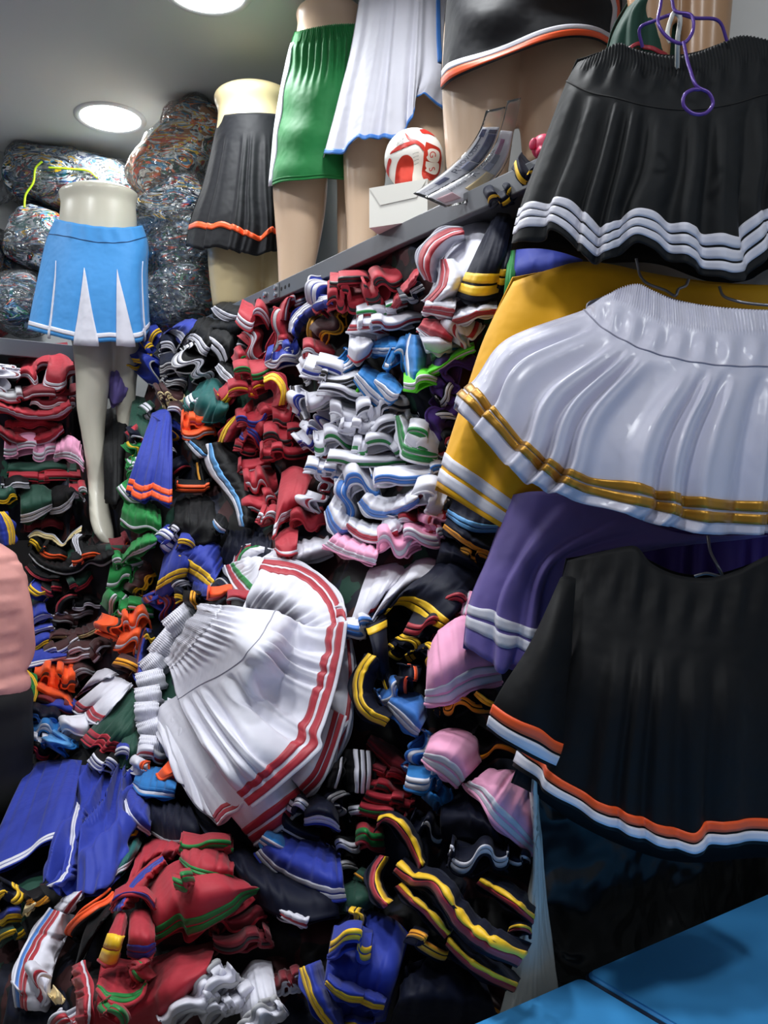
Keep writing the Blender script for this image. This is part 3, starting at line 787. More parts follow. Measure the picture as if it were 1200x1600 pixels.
r_, s_ = hang('hanging_skirt', 'big black pleated skirt with orange and white hem bands hanging lower right',
  [(0.0, [(800, 1196), (825, 1214), (855, 1240), (884, 1259), (940, 1291), (1005, 1318), (1055, 1332), (1083, 1337), (1104, 1332), (1126, 1324), (1160, 1322), (1200, 1322), (1270, 1322)]),
   (0.018, [(803, 1190), (826, 1206), (855, 1233), (884, 1253), (940, 1285), (1005, 1311), (1055, 1327), (1083, 1331), (1104, 1325), (1126, 1318), (1160, 1316), (1200, 1316), (1270, 1316)]),
   (0.125, [(814, 1150), (840, 1180), (866, 1206), (905, 1234), (945, 1254), (983, 1269), (1040, 1289), (1083, 1298), (1098, 1288), (1113, 1283), (1160, 1280), (1200, 1279), (1270, 1280)]),
   (0.5, [(848, 1035), (900, 1060), (980, 1085), (1100, 1110), (1260, 1100)], 0.12),
   (0.76, [(872, 930), (930, 972), (1000, 1005), (1100, 1020), (1255, 1000)], 0.09),
   (1.0, [(886, 876), (915, 868), (940, 862), (975, 854), (992, 853), (1018, 880), (1057, 898), (1113, 902), (1157, 889), (1200, 868), (1250, 862)], 0.05)],
  1.06, 0.12, cloth_mat('K'), [(0.018, 0.064, 'W'), (0.076, 0.122, 'O')], fold=blk, nu=220, nv=56, back_drop=18)
fl = Sheet([P(*np.array([spline([(760, 1138), (780, 1154), (800, 1166), (838, 1188), (860, 1198), (889, 1210)], 60), ][0]).T, 0.985 - 0.03 * np.sin(np.linspace(0, math.pi, 60))),
            P(*spline([(771, 1100), (790, 1114), (812, 1126), (846, 1140), (866, 1156), (891, 1166)], 60).T, 0.975 - 0.03 * np.sin(np.linspace(0, math.pi, 60))),
            P(*spline([(824, 1012), (842, 1016), (860, 1022), (893, 1032)], 60).T, 0.985 - 0.03 * np.sin(np.linspace(0, math.pi, 60))),
            P(*spline([(876, 902), (882, 900), (890, 900), (900, 904)], 60).T, np.full(60, 1.01))], [0, 0.16, 0.5, 1.0])
fl.build('side_pleat', 0, 1, 30, cloth_mat('K'), r_)
fl.build('hem_stripe', 0.022, 0.085, 4, ribbon_mat('W'), r_, th=0.003, off=0.0014)
fl.build('hem_stripe', 0.10, 0.16, 4, ribbon_mat('O'), r_, th=0.003, off=0.0014)

# ------------------------------------------------------------------ hangers
M_purple = plain('purple coated wire', (92, 62, 150), 0.28, 0.2); M_whitewire = plain('white coated wire', (226, 222, 212), 0.3); M_wire = plain('grey wire', (168, 168, 176), 0.3, 0.7)
def px(pts, d): a = np.array(pts, float); return P(a[:, 0], a[:, 1], a[:, 2] if a.shape[1] > 2 else d)
h = thing('wire_hanger', 'purple coated wire hanger with a round loop holding the top black skirt', 'hanger', P(1060, 60, 1.13))
tube('shoulder_wire', px([(1004, 74, 1.14), (1000, 44, 1.13), (1024, 32, 1.12), (1054, 22, 1.11), (1084, 28, 1.12), (1124, 34, 1.13), (1136, 64, 1.14)], 1), 0.0022, M_purple, h, n=60)
tube('hook', px([(1046, -20, 1.11), (1050, 0, 1.10), (1056, 18, 1.09), (1080, 24, 1.08), (1082, 50, 1.075), (1066, 68, 1.07), (1045, 60, 1.075), (1029, 38, 1.08), (1032, 8, 1.09), (1036, -20, 1.10)], 1), 0.0022, M_purple, h, n=80)
tube('loop', px([(1068, 66, 1.065), (1078, 108, 1.04), (1090, 136, 1.03), (1108, 146, 1.03), (1114, 162, 1.03), (1104, 176, 1.03), (1084, 178, 1.03), (1068, 164, 1.03), (1070, 148, 1.03), (1084, 140, 1.03), (1094, 140, 1.03)], 1), 0.0022, M_purple, h, n=80)
h = thing('wire_hanger', 'white wire hanger hook caught over the purple hanger', 'hanger', P(1058, 40, 1.12))
tube('hook', px([(1058, 110, 1.14), (1059, 60, 1.11), (1061, 24, 1.10), (1054, 20, 1.10), (1047, 34, 1.10), (1043, 56, 1.10), (1048, 66, 1.10)], 1), 0.003, M_whitewire, h, n=40)
h = thing('wire_hanger', 'grey wire hanger of the yellow skirt showing under the black hem', 'hanger', P(1058, 455, 1.14))
tube('hook', px([(994, 404, 1.17), (1000, 430, 1.17), (1010, 442, 1.16), (1040, 454, 1.15), (1056, 462, 1.14), (1060, 452, 1.14), (1072, 446, 1.14), (1076, 436, 1.14)], 1), 0.002, M_wire, h, n=40)
tube('shoulder_wire', px([(1124, 448, 1.16), (1130, 462, 1.155), (1150, 470, 1.15), (1190, 476, 1.15), (1225, 478, 1.15)], 1), 0.002, M_wire, h, n=30)
h = thing('wire_hanger', 'grey wire hanger of the lower black skirt', 'hanger', P(1115, 880, 1.1))
tube('hook', px([(1106, 838, 1.12), (1110, 862, 1.11), (1122, 886, 1.10), (1128, 900, 1.10), (1104, 896, 1.10), (1086, 900, 1.11)], 1), 0.0022, M_wire, h, n=40)

# ------------------------------------------------------------------ bags of clothes on the top shelves
def bag_inside(name, seed, cols, scale):
    m, nt, b = new_mat(name)
    tc = nt.nodes.new('ShaderNodeTexCoord'); mp = nt.nodes.new('ShaderNodeMapping'); mp.inputs['Location'].default_value = (seed, seed * 2.3, 0.7 * seed); mp.inputs['Rotation'].default_value = (seed, 0.6 * seed, 0.3); mp.inputs['Scale'].default_value = (1.0, 1.0, 2.6)
    nt.links.new(tc.outputs['Object'], mp.inputs['Vector'])
    nz = nt.nodes.new('ShaderNodeTexNoise'); nz.inputs['Scale'].default_value = 8; nz.inputs['Detail'].default_value = 4; nz.inputs['Distortion'].default_value = 1.5
    nt.links.new(mp.outputs['Vector'], nz.inputs['Vector'])
    mv = nt.nodes.new('ShaderNodeMix'); mv.data_type = 'RGBA'; mv.inputs['Factor'].default_value = 0.45
    nt.links.new(mp.outputs['Vector'], mv.inputs['A']); nt.links.new(nz.outputs['Color'], mv.inputs['B'])
    vo = nt.nodes.new('ShaderNodeTexVoronoi'); vo.inputs['Scale'].default_value = scale * 0.55; nt.links.new(mv.outputs['Result'], vo.inputs['Vector'])
    sp = nt.nodes.new('ShaderNodeSeparateColor'); nt.links.new(vo.outputs['Color'], sp.inputs['Color'])
    cr = nt.nodes.new('ShaderNodeValToRGB'); cr.color_ramp.interpolation = 'CONSTANT'
    while len(cr.color_ramp.elements) < len(cols): cr.color_ramp.elements.new(0.5)
    for i, c in enumerate(cols):
        cr.color_ramp.elements[i].position = i / len(cols); cr.color_ramp.elements[i].color = (*srgb(c), 1)
    nt.links.new(sp.outputs['Green'], cr.inputs['Fac']); nt.links.new(cr.outputs['Color'], b.inputs['Base Color'])
    b.inputs['Roughness'].default_value = 0.6
    bump(nt, b, 26, 0.8, 0.02)
    return m
def film_mat(bd=0.03, nm='clear plastic film'):
    m, nt, b = new_mat(nm)
    out = nt.nodes['Material Output']; nt.nodes.remove(b)
    tr = nt.nodes.new('ShaderNodeBsdfTransparent'); gl = nt.nodes.new('ShaderNodeBsdfGlossy'); gl.inputs['Roughness'].default_value = 0.12
    df = nt.nodes.new('ShaderNodeBsdfDiffuse'); df.inputs['Color'].default_value = (0.8, 0.85, 0.88, 1)
    tc = nt.nodes.new('ShaderNodeTexCoord'); n1 = nt.nodes.new('ShaderNodeTexNoise'); n1.inputs['Scale'].default_value = 22; n1.inputs['Detail'].default_value = 3; n1.inputs['Distortion'].default_value = 1.2
    mp = nt.nodes.new('ShaderNodeMapping'); mp.inputs['Scale'].default_value = (1, 1.6, 0.7); nt.links.new(tc.outputs['Object'], mp.inputs['Vector']); nt.links.new(mp.outputs['Vector'], n1.inputs['Vector'])
    bp = nt.nodes.new('ShaderNodeBump'); bp.inputs['Strength'].default_value = 1.0; bp.inputs['Distance'].default_value = bd; nt.links.new(n1.outputs['Fac'], bp.inputs['Height'])
    nt.links.new(bp.outputs['Normal'], gl.inputs['Normal']); nt.links.new(bp.outputs['Normal'], df.inputs['Normal'])
    fr = nt.nodes.new('ShaderNodeFresnel'); fr.inputs['IOR'].default_value = 1.5; nt.links.new(bp.outputs['Normal'], fr.inputs['Normal'])
    ad = nt.nodes.new('ShaderNodeMath'); ad.operation = 'MULTIPLY_ADD'; ad.inputs[1].default_value = 1.0; ad.inputs[2].default_value = 0.03; nt.links.new(fr.outputs['Fac'], ad.inputs[0])
    m1 = nt.nodes.new('ShaderNodeMixShader'); m1.inputs[0].default_value = 0.06; nt.links.new(tr.outputs[0], m1.inputs[1]); nt.links.new(df.outputs[0], m1.inputs[2])
    m2 = nt.nodes.new('ShaderNodeMixShader'); nt.links.new(ad.outputs[0], m2.inputs[0]); nt.links.new(m1.outputs[0], m2.inputs[1]); nt.links.new(gl.outputs[0], m2.inputs[2])
    nt.links.new(m2.outputs[0], out.inputs['Surface'])
    return m
M_film = film_mat(); M_sleeve = film_mat(0.002, 'clear smooth sleeve')
COOL = [(230, 235, 240), (30, 60, 120), (20, 25, 30), (60, 140, 180), (210, 220, 225), (25, 30, 40), (30, 110, 110), (120, 150, 170), (235, 190, 40), (240, 240, 240), (18, 20, 25), (60, 90, 130), (190, 60, 50), (150, 165, 175)]
WARM = [(240, 240, 235), (240, 120, 40), (245, 205, 60), (60, 120, 90), (200, 215, 215), (60, 60, 70), (90, 150, 190), (245, 245, 240), (170, 110, 60), (60, 80, 60), (230, 90, 50), (215, 225, 220)]
DEEP = [(40, 70, 110), (30, 90, 90), (200, 210, 215), (20, 25, 35), (60, 110, 150), (210, 90, 60), (35, 50, 80), (150, 165, 175), (40, 110, 70), (20, 30, 50), (120, 140, 160), (25, 40, 60)]
def blob(cx, cy, w, h, d, dep, rot, seed, grow=0.0, e=0.62, nu=44, nv=28, amp=0.010):
    rs = np.random.RandomState(seed); W = w / FOC * d / 2 + grow; H = h / FOC * d / 2 + grow; Dp = dep / 2 + grow
    th_ = np.linspace(-math.pi / 2, math.pi / 2, nv); ph = np.linspace(0, 2 * math.pi, nu, endpoint=False)
    T, Q = np.meshgrid(th_, ph, indexing='ij')
    f = lambda c, k: np.sign(c) * np.abs(c) ** k
    x = f(np.cos(T), e) * f(np.cos(Q), e) * W; y = f(np.cos(T), e) * f(np.sin(Q), e) * Dp; z = f(np.sin(T), e) * H
    nn = np.stack([x / W, y / Dp, z / H], -1); nn /= np.linalg.norm(nn, axis=-1)[..., None] + 1e-9
    q = np.zeros_like(x)
    for j in range(9):
        k = rs.normal(0, 14 + 5 * j, 3); q += np.sin(k[0] * x + k[1] * y + k[2] * z + rs.uniform(0, 6)) / (1 + 0.35 * j)
    q = amp * q / 2
    x, y, z = x + nn[..., 0] * q, y + nn[..., 1] * q, z + nn[..., 2] * q
    c, s = math.cos(math.radians(rot)), math.sin(math.radians(rot))
    X, Z = x * c - z * s, x * s + z * c
    G = P(cx, cy, d) + X[..., None] * RGT + y[..., None] * FWD + Z[..., None] * UPV
    return loft_arrays(G, cap=True)
def bag(label, cx, cy, w, h, d, dep, rot, seed, cols, scale=52, neck=None, ribbons=()):
    t = thing('plastic_bag', label, 'bag', P(cx, cy + h / 2, d), 'clear bags of clothes on the top shelves')
    V, F = blob(cx, cy, w, h, d, dep, rot, seed); mk('packed_clothes', V, F, bag_inside('packed clothes', seed * 1.37, cols, scale), t)
    V, F = blob(cx, cy, w, h, d, dep, rot, seed + 50, grow=0.012, amp=0.016); mk('plastic_film', V, F, M_film, t)
    if neck:                                               # twisted, crumpled neck of the bag
        a = spline(neck, 14); n = 18; rings = []
        rs = np.random.RandomState(seed)
        for i, q in enumerate(a):
            r = (q[2] / FOC * d); ph = np.linspace(0, 2 * math.pi, n, endpoint=False)
            rr = r * (1 + 0.28 * np.sin(5 * ph + i * 0.5) + 0.15 * np.sin(9 * ph - i))
            rings.append(P(q[0], q[1], d) + (np.cos(ph) * rr)[:, None] * RGT * 0.6 + (np.sin(ph) * rr)[:, None] * FWD * 0.5 + (np.cos(ph) * rr)[:, None] * UPV * 0.9)
        V, F = loft_arrays(rings); mk('bag_neck', V, F, M_film, t)
    for pts, c in ribbons:
        tube('drawstring', px([(x, y, d - dep / 2 - 0.014) for x, y in pts], d), 0.004, plain('neon yellow cord', (205, 240, 40), 0.5), t, n=30, ns=6)
DB = 3.2
bag('wide clear bag of white and blue clothes under the ceiling, top left', 116, 286, 204, 88, DB, 0.24, -11, 11, COOL, 46,
    neck=[(52, 290, 34), (28, 285, 30), (4, 292, 36)], ribbons=[([(38, 324), (40, 305), (52, 285), (56, 262), (66, 252)], 'Y'), ([(76, 262), (110, 264), (140, 268), (152, 278)], 'Y')])
bag('clear bag of teal and orange clothes left of the blue skirt', 60, 376, 84, 92, DB - 0.02, 0.22, -20, 12, COOL, 50, neck=[(40, 370, 26), (24, 362, 22), (12, 372, 18)])
bag('clear bag of dark green clothes on the back shelf beside the blue skirt', 36, 474, 62, 88, DB - 0.04, 0.20, 0, 13, DEEP, 54)
bag('clear bag of grey clothes cut by the left edge', -20, 405, 62, 74, DB - 0.03, 0.2, 0, 14, COOL, 50)
bag('clear bag of dark red clothes at the left edge on the shelf', -16, 478, 44, 92, DB - 0.05, 0.2, 0, 15, [(120, 25, 35), (140, 30, 40), (90, 20, 30), (150, 60, 60)], 30)
bag('tall clear bag of orange and yellow clothes reaching the ceiling', 284, 245, 92, 176, 2.86, 0.26, -40, 16, WARM, 46, neck=[(318, 198, 34), (328, 182, 30), (338, 166, 34)])
bag('clear bag of white and blue clothes second from the ceiling in the corner', 278, 335, 122, 76, 2.85, 0.26, 38, 17, COOL, 56)
bag('clear bag of teal and pink clothes third from the ceiling in the corner', 286, 400, 116, 82, 2.84, 0.26, 34, 18, DEEP, 50)
bag('clear bag of blue clothes lowest in the corner beside black skirts', 288, 472, 112, 94, 2.82, 0.26, 10, 19, DEEP, 50)

# purple satin rosette piece and dark clothes behind the long legs
ro = panel('with rosettes, in a plastic sleeve behind the ivory leg', 'L::', [(164, 604), (178, 632), (196, 626)], [(172, 582), (184, 574), (202, 596)], z=-0.03, td=0.0, wr=0.004, bul=0.02, name='satin_skirt')
for cx_, cy_ in ((181, 594), (178, 614), (192, 606)):
    sp_ = [(cx_ + (2 + 1.2 * t_) * math.cos(t_ * 1.1), cy_ + (2 + 1.2 * t_) * 0.85 * math.sin(t_ * 1.1), 2.72 - 0.002 * (9 - t_)) for t_ in np.linspace(0, 9, 40)]
    tube('rosette', px(sp_, 1), 0.0035, cloth_mat('L'), ro, ns=6)
panel('hanging in shadow behind the ivory leg', 'K::', [(164, 780), (178, 790), (192, 770)], [(164, 640), (180, 636), (200, 630)], z=0.05, wr=0.015, bul=0.03, pl=3)

# ------------------------------------------------------------------ on the right shelf: ball, box, packet, pig
M_ballw = plain('glossy white leather', (240, 238, 232), 0.28, bscale=160, bstr=0.15); M_foil = plain('red foil print', (206, 62, 48), 0.22, 0.35, bscale=30, bstr=0.5, bdist=0.004); M_red = plain('red print', (200, 52, 42), 0.35)
BD = 1.80; BC = P(647, 250, BD); BR = 46.5 / FOC * BD
ball = thing('football', 'small white and red foil football resting on the white box', 'ball', BC - UPV * BR)
bm = bmesh.new(); bmesh.ops.create_uvsphere(bm, u_segments=48, v_segments=32, radius=BR)
bmesh.ops.translate(bm, verts=bm.verts[:], vec=Vector(BC)); bm_obj('shell', bm, M_ballw, ball, True)
VD = (EYE - BC) / np.linalg.norm(EYE - BC); BX = np.cross(UPV, VD); BX /= np.linalg.norm(BX); BY = np.cross(VD, BX)
def on_ball(xy, lift):
    q = np.asarray(xy, float); r = np.sqrt((q ** 2).sum(1)); s = np.minimum(r, 0.985) / np.maximum(r, 1e-9); q = q * s[:, None]
    z = np.sqrt(np.clip(1 - (q ** 2).sum(1), 0, 1)); return BC + (BR + lift) * (q[:, :1] * BX + q[:, 1:] * BY + z[:, None] * VD)
def ball_patch(name, poly, mat, lift=0.0008, sub=3):
    """flat printed shape pressed onto the ball"""
    q = spline(list(poly) + [poly[0]], 44)[:-1]
    bm = bmesh.new(); vs = [bm.verts.new((a, b, 0)) for a, b in q]; bm.faces.new(vs)
    bmesh.ops.triangulate(bm, faces=bm.faces[:]); 
    for _ in range(2): bmesh.ops.subdivide_edges(bm, edges=bm.edges[:], cuts=1, use_grid_fill=True)
    bmesh.ops.recalc_face_normals(bm, faces=bm.faces[:])
    co = np.array([v.co[:2] for v in bm.verts]); w = on_ball(co, lift)
    for v, c in zip(bm.verts, w): v.co = c
    return bm_obj(name, bm, mat, ball, True)
def bp(pts): return [((x - 647) / 46.5, (250 - y) / 46.5) for x, y in pts]
# coordinates on the ball's face
Zc = lambda pts: bp([(590 + a / 10, 190 + b / 10) for a, b in pts])
ball_patch('foil_panel', Zc([(270, 960), (285, 800), (330, 620), (400, 540), (480, 530), (550, 590), (565, 680), (545, 820), (530, 940)]), M_foil)
ball_patch('foil_panel', Zc([(750, 350), (850, 390), (960, 450), (985, 540), (975, 700), (940, 830), (840, 890), (740, 895), (690, 820), (705, 640), (720, 480)]), M_foil)
ball_patch('foil_panel', Zc([(650, 175), (760, 165), (870, 205), (970, 280), (1010, 360), (930, 300), (800, 240), (690, 225)]), M_red)
ball_patch('foil_panel', Zc([(430, 215), (520, 290), (640, 340), (730, 420), (720, 480), (640, 400), (560, 360), (470, 300)]), M_red)
ball_patch('foil_panel', Zc([(200, 520), (300, 440), (420, 390), (580, 370), (560, 345), (430, 360), (300, 420), (215, 490)]), M_red)
ball_patch('foil_panel', Zc([(130, 850), (150, 700), (200, 570), (225, 590), (190, 720), (175, 900), (150, 950)]), M_red)
ball_patch('badge_block', Zc([(770, 470), (800, 450), (900, 462), (945, 500), (945, 600), (930, 630), (790, 615), (755, 560), (775, 540)]), M_ballw, 0.0014)
ball_patch('badge_block', Zc([(745, 620), (850, 640), (935, 650), (930, 770), (900, 805), (790, 780), (735, 740), (755, 720), (740, 690)]), M_ballw, 0.0014)
def text_mesh(body, size=1.0):
    cu = bpy.data.curves.new('t', 'FONT'); cu.body = body; cu.size = size; cu.align_x = 'CENTER'; cu.align_y = 'CENTER'; cu.fill_mode = 'FRONT'
    o = bpy.data.objects.new('t', cu); COL.objects.link(o); dg = bpy.context.evaluated_depsgraph_get()
    me = bpy.data.meshes.new_from_object(o.evaluated_get(dg)); bpy.data.objects.remove(o); bpy.data.curves.remove(cu)
    co = np.empty(len(me.vertices) * 3, np.float32); me.vertices.foreach_get('co', co); F = [tuple(p.vertices) for p in me.polygons]
    bpy.data.meshes.remove(me); return co.reshape(-1, 3)[:, :2], F
def ball_text(s, x, y, size, rot, mat, lift=0.0020):
    co, F = text_mesh(s, size / 46.5); c, sn = math.cos(math.radians(rot)), math.sin(math.radians(rot))
    q = np.stack([co[:, 0] * c - co[:, 1] * sn, co[:, 0] * sn + co[:, 1] * c], 1) + np.array([(x - 647) / 46.5, (250 - y) / 46.5])
    mk('printed_mark', on_ball(q, lift), F, mat, ball, False)
ball_text('G', 674, 243, 13, -80, M_red); ball_text('S', 673, 263, 13, -80, M_red)
ball_text('OFFICIAL', 627, 224, 4.0, 40, plain('black print', (50, 50, 52), 0.5)); ball_text('SIZE', 629, 228, 4.0, 40, plain('black print', (50, 50, 52), 0.5))
for k in range(4):
    y = 505 + k * 48; ball_patch('stitch_groove', Zc([(545 + k * 8, y + 12), (590 + k * 10, y - 8), (640, y - 14), (640, y - 6), (590 + k * 10, y + 2), (548 + k * 8, y + 20)]), plain('groove grey', (190, 190, 184), 0.5), 0.0009)

def px_box(name, corners_front, d, depth, mat, parent):
    f = P(*np.array(corners_front, float).T, np.full(4, d)); return f
M_card = plain('white card', (236, 234, 226), 0.55); M_cardin = plain('pink card underside', (196, 150, 160), 0.6)
bxD = 1.733
ex = np.array([0.534, -0.845, 0.0]); ey = np.array([0.845, 0.534, 0.0])
ori = P(577, 356, bxD); hz = 62 / FOC * bxD; ln = 0.125; wd = 0.13
t_box = thing('carton', 'small white carton under the football overhanging the shelf edge', 'box', ori)
C8 = np.array([ori + a * ex * ln + b * ey * wd + c * UPV * hz for c in (0, 1) for b in (0, 1) for a in (0, 1)])
mk('carton_body', C8, [(0,2,3,1),(4,5,7,6),(0,1,5,4),(2,6,7,3),(0,4,6,2),(1,3,7,5)], M_card, t_box, False)
fa = lambda a, c: ori + ex * ln * a + UPV * hz * c - ey * 0.0016
fb = lambda a, c: ori + ex * ln * a + UPV * hz * c - ey * 0.0004
mk('lid_flap', np.array([fa(0.01, 0.99), fa(0.99, 0.99), fa(0.82, 0.58), fa(0.2, 0.52), fb(0.01, 0.99), fb(0.99, 0.99), fb(0.82, 0.58), fb(0.2, 0.52)]),
   [(0, 3, 2, 1), (3, 7, 6, 2), (0, 4, 7, 3), (2, 6, 5, 1)], plain('card fold', (226, 224, 216), 0.55), t_box, False)

# zip bag with two printed label cards leaning on the mannequin thigh
PKD = 1.46
def curved_strip(path, halfw, n=40):
    p = spline(path, n); return p
pk = thing('zip_bag', 'clear zip bag of printed label cards leaning against the mannequin thigh', 'packet', P(700, 330, PKD))
def card(name, left, right, d0, d1, mat, lift=0.0, v0=0.0, v1=1.0, u0=0.0, u1=1.0, th=0.0012):
    L = spline(left, 60); R = spline(right, 60); i = np.linspace(v0 * 59, v1 * 59, 24); j = i.astype(int).clip(0, 58); f = (i - j)[:, None]
    L = L[j] * (1 - f) + L[j + 1] * f; R = R[j] * (1 - f) + R[j + 1] * f
    u = np.linspace(u0, u1, 6); q = L[:, None] * (1 - u[None, :, None]) + R[:, None] * u[None, :, None]
    t = np.linspace(v0, v1, 24)[:, None] * np.ones((1, 6)); d = d0 + (d1 - d0) * t + 0.02 * np.sin(math.pi * t) - lift
    G = P(q[..., 0], q[..., 1], d); N2 = normals(G)
    if (N2 * (EYE - G)).sum() < 0: N2 = -N2; rev = True
    else: rev = False
    V, F = solid_grid(G, N2, th); return mk(name, V, F[:, ::-1] if rev else F, mat, pk)
pp = lambda pts: [(640 + a / 6.667, 150 + b / 6.667) for a, b in pts]
LA = pp([(45, 1020), (250, 880), (430, 740), (600, 580), (700, 440), (760, 320), (810, 150)]); RA = pp([(150, 1060), (400, 930), (620, 800), (760, 680), (870, 520), (930, 360), (1000, 110)])
LB = pp([(150, 1060), (400, 930), (620, 800), (770, 680), (880, 520), (960, 300), (1020, 50)]); RB = pp([(350, 1150), (600, 1080), (800, 930), (920, 800), (1010, 640), (1080, 350), (1145, 20)])
M_paper = plain('label card', (232, 232, 240), 0.4); M_navyp = plain('navy print', (52, 56, 104), 0.5); M_amb = plain('ochre print', (206, 176, 110), 0.5); M_mag = plain('magenta print', (150, 60, 120), 0.5); M_prt = plain('dark print', (60, 64, 92), 0.5)
PD0, PD1 = 1.55, 1.50
card('label_card', LA, RA, PD0, PD1, M_paper, 0, 0, 0.84); card('label_card', LB, RB, PD0 - 0.004, PD1 - 0.004, M_paper, 0, 0, 0.78)
def prt(Lc, Rc, mat, v0, v1, u0, u1): card('printed_block', Lc, Rc, PD0, PD1, mat, 0.003 if Lc is LA else 0.007, v0, v1, u0, u1, 0.0006)
prt(LA, RA, M_navyp, 0.50, 0.78, 0.48, 0.92); prt(LA, RA, M_navyp, 0.74, 0.82, 0.05, 0.30); prt(LA, RA, M_prt, 0.785, 0.82, 0.45, 0.92); prt(LA, RA, plain('pale blue print', (120, 126, 160), 0.5), 0.40, 0.49, 0.42, 0.95)
prt(LA, RA, M_navyp, 0.17, 0.27, 0.25, 0.6); prt(LA, RA, M_prt, 0.56, 0.74, 0.12, 0.2)
prt(LB, RB, M_amb, 0.24, 0.44, 0.5, 0.95); prt(LB, RB, M_mag, 0.60, 0.72, 0.25, 0.55); prt(LB, RB, M_navyp, 0.52, 0.60, 0.3, 0.62); prt(LB, RB, plain('pale blue print', (120, 126, 160), 0.5), 0.45, 0.52, 0.25, 0.62); prt(LB, RB, plain('pale red print', (190, 140, 150), 0.5), 0.04, 0.16, 0.35, 0.8)
def card_text(s, Lc, Rc, v, u, size, vert=True, mat=M_prt):
    co, F = text_mesh(s, 1.0); L = spline(Lc, 200); R = spline(Rc, 200)
    vv = v + co[:, 0] * size; uu = np.clip(u - co[:, 1] * size * 5.2, 0.02, 0.98)
    i = np.clip(vv, 0, 0.999) * 199; j = i.astype(int).clip(0, 198); f = (i - j)[:, None]
    q = (L[j] * (1 - f) + L[j + 1] * f) * (1 - uu[:, None]) + (R[j] * (1 - f) + R[j + 1] * f) * uu[:, None]
    d = PD0 + (PD1 - PD0) * vv + 0.02 * np.sin(math.pi * vv) - (0.0035 if Lc is LA else 0.0075)
    mk('printed_text', P(q[:, 0], q[:, 1], d), F, mat, pk, False)
card_text('NOVOUA', LA, RA, 0.53, 0.26, 0.062); card_text('R', LA, RA, 0.36, 0.42, 0.10); card_text('Jerdana', LA, RA, 0.10, 0.5, 0.04)
card_text('NOVOUA', LB, RB, 0.53, 0.13, 0.045); card_text('R', LB, RB, 0.38, 0.22, 0.09); card_text('Jerdana', LB, RB, 0.23, 0.22, 0.045)
card('plastic_sleeve', LA, RA, PD0, PD1, M_sleeve, 0.010, 0, 1.0, -0.08, 1.0, 0.0003); card('plastic_sleeve', LB, RB, PD0, PD1, M_sleeve, 0.014, 0, 1.0, 0.0, 1.12, 0.0003)

# pink pig figure
M_pig = plain('pink rubber', (206, 52, 92), 0.45, bscale=120, bstr=0.1)
pg = thing('pig_figure', 'small pink pig toy peeking out beside the top black skirt', 'toy', P(850, 262, 1.40))
def ell(name, x, y, rx, ry, rz, d, mat, parent, rot=0):
    bm = bmesh.new(); bmesh.ops.create_uvsphere(bm, u_segments=20, v_segments=14, radius=1.0)
    c = P(x, y, d); k = d / FOC; cr, sr = math.cos(math.radians(rot)), math.sin(math.radians(rot))
    for v in bm.verts:
        a, b2, e = v.co.x * rx * k, v.co.z * ry * k, v.co.y * rz * k
        v.co = Vector(c + (a * cr - b2 * sr) * RGT + (a * sr + b2 * cr) * UPV + e * FWD)
    return bm_obj(name, bm, mat, parent, True)
def ell_rings(x, y, rx, ry, rz, d, n=24, m=14):
    c = P(x, y, d); k = d / FOC; out = []
    for t in np.linspace(-math.pi / 2 + 0.02, math.pi / 2 - 0.02, m):
        ph = np.linspace(0, 2 * math.pi, n, endpoint=False)
        out.append(c + (np.cos(t) * np.cos(ph) * rx * k)[:, None] * RGT + (np.cos(t) * np.sin(ph) * rz * k)[:, None] * FWD + np.full(n, np.sin(t) * ry * k)[:, None] * UPV)
    return out
fused('body', [ell_rings(850, 230, 20, 20, 18, 1.40), ell_rings(864, 250, 24, 20, 20, 1.405), ell_rings(846, 238, 9, 8, 12, 1.385), ell_rings(858, 262, 7, 9, 7, 1.39), ell_rings(876, 262, 7, 9, 7, 1.39)], M_pig, pg, 0.002, 4)
ell('ear', 833, 225, 6, 10, 4, 1.39, M_pig, pg, -15); ell('ear', 862, 211, 6, 8, 4, 1.395, M_pig, pg, 10)
ell('eye', 851, 227, 3, 3, 3, 1.374, plain('black eye', (15, 12, 14), 0.2), pg)

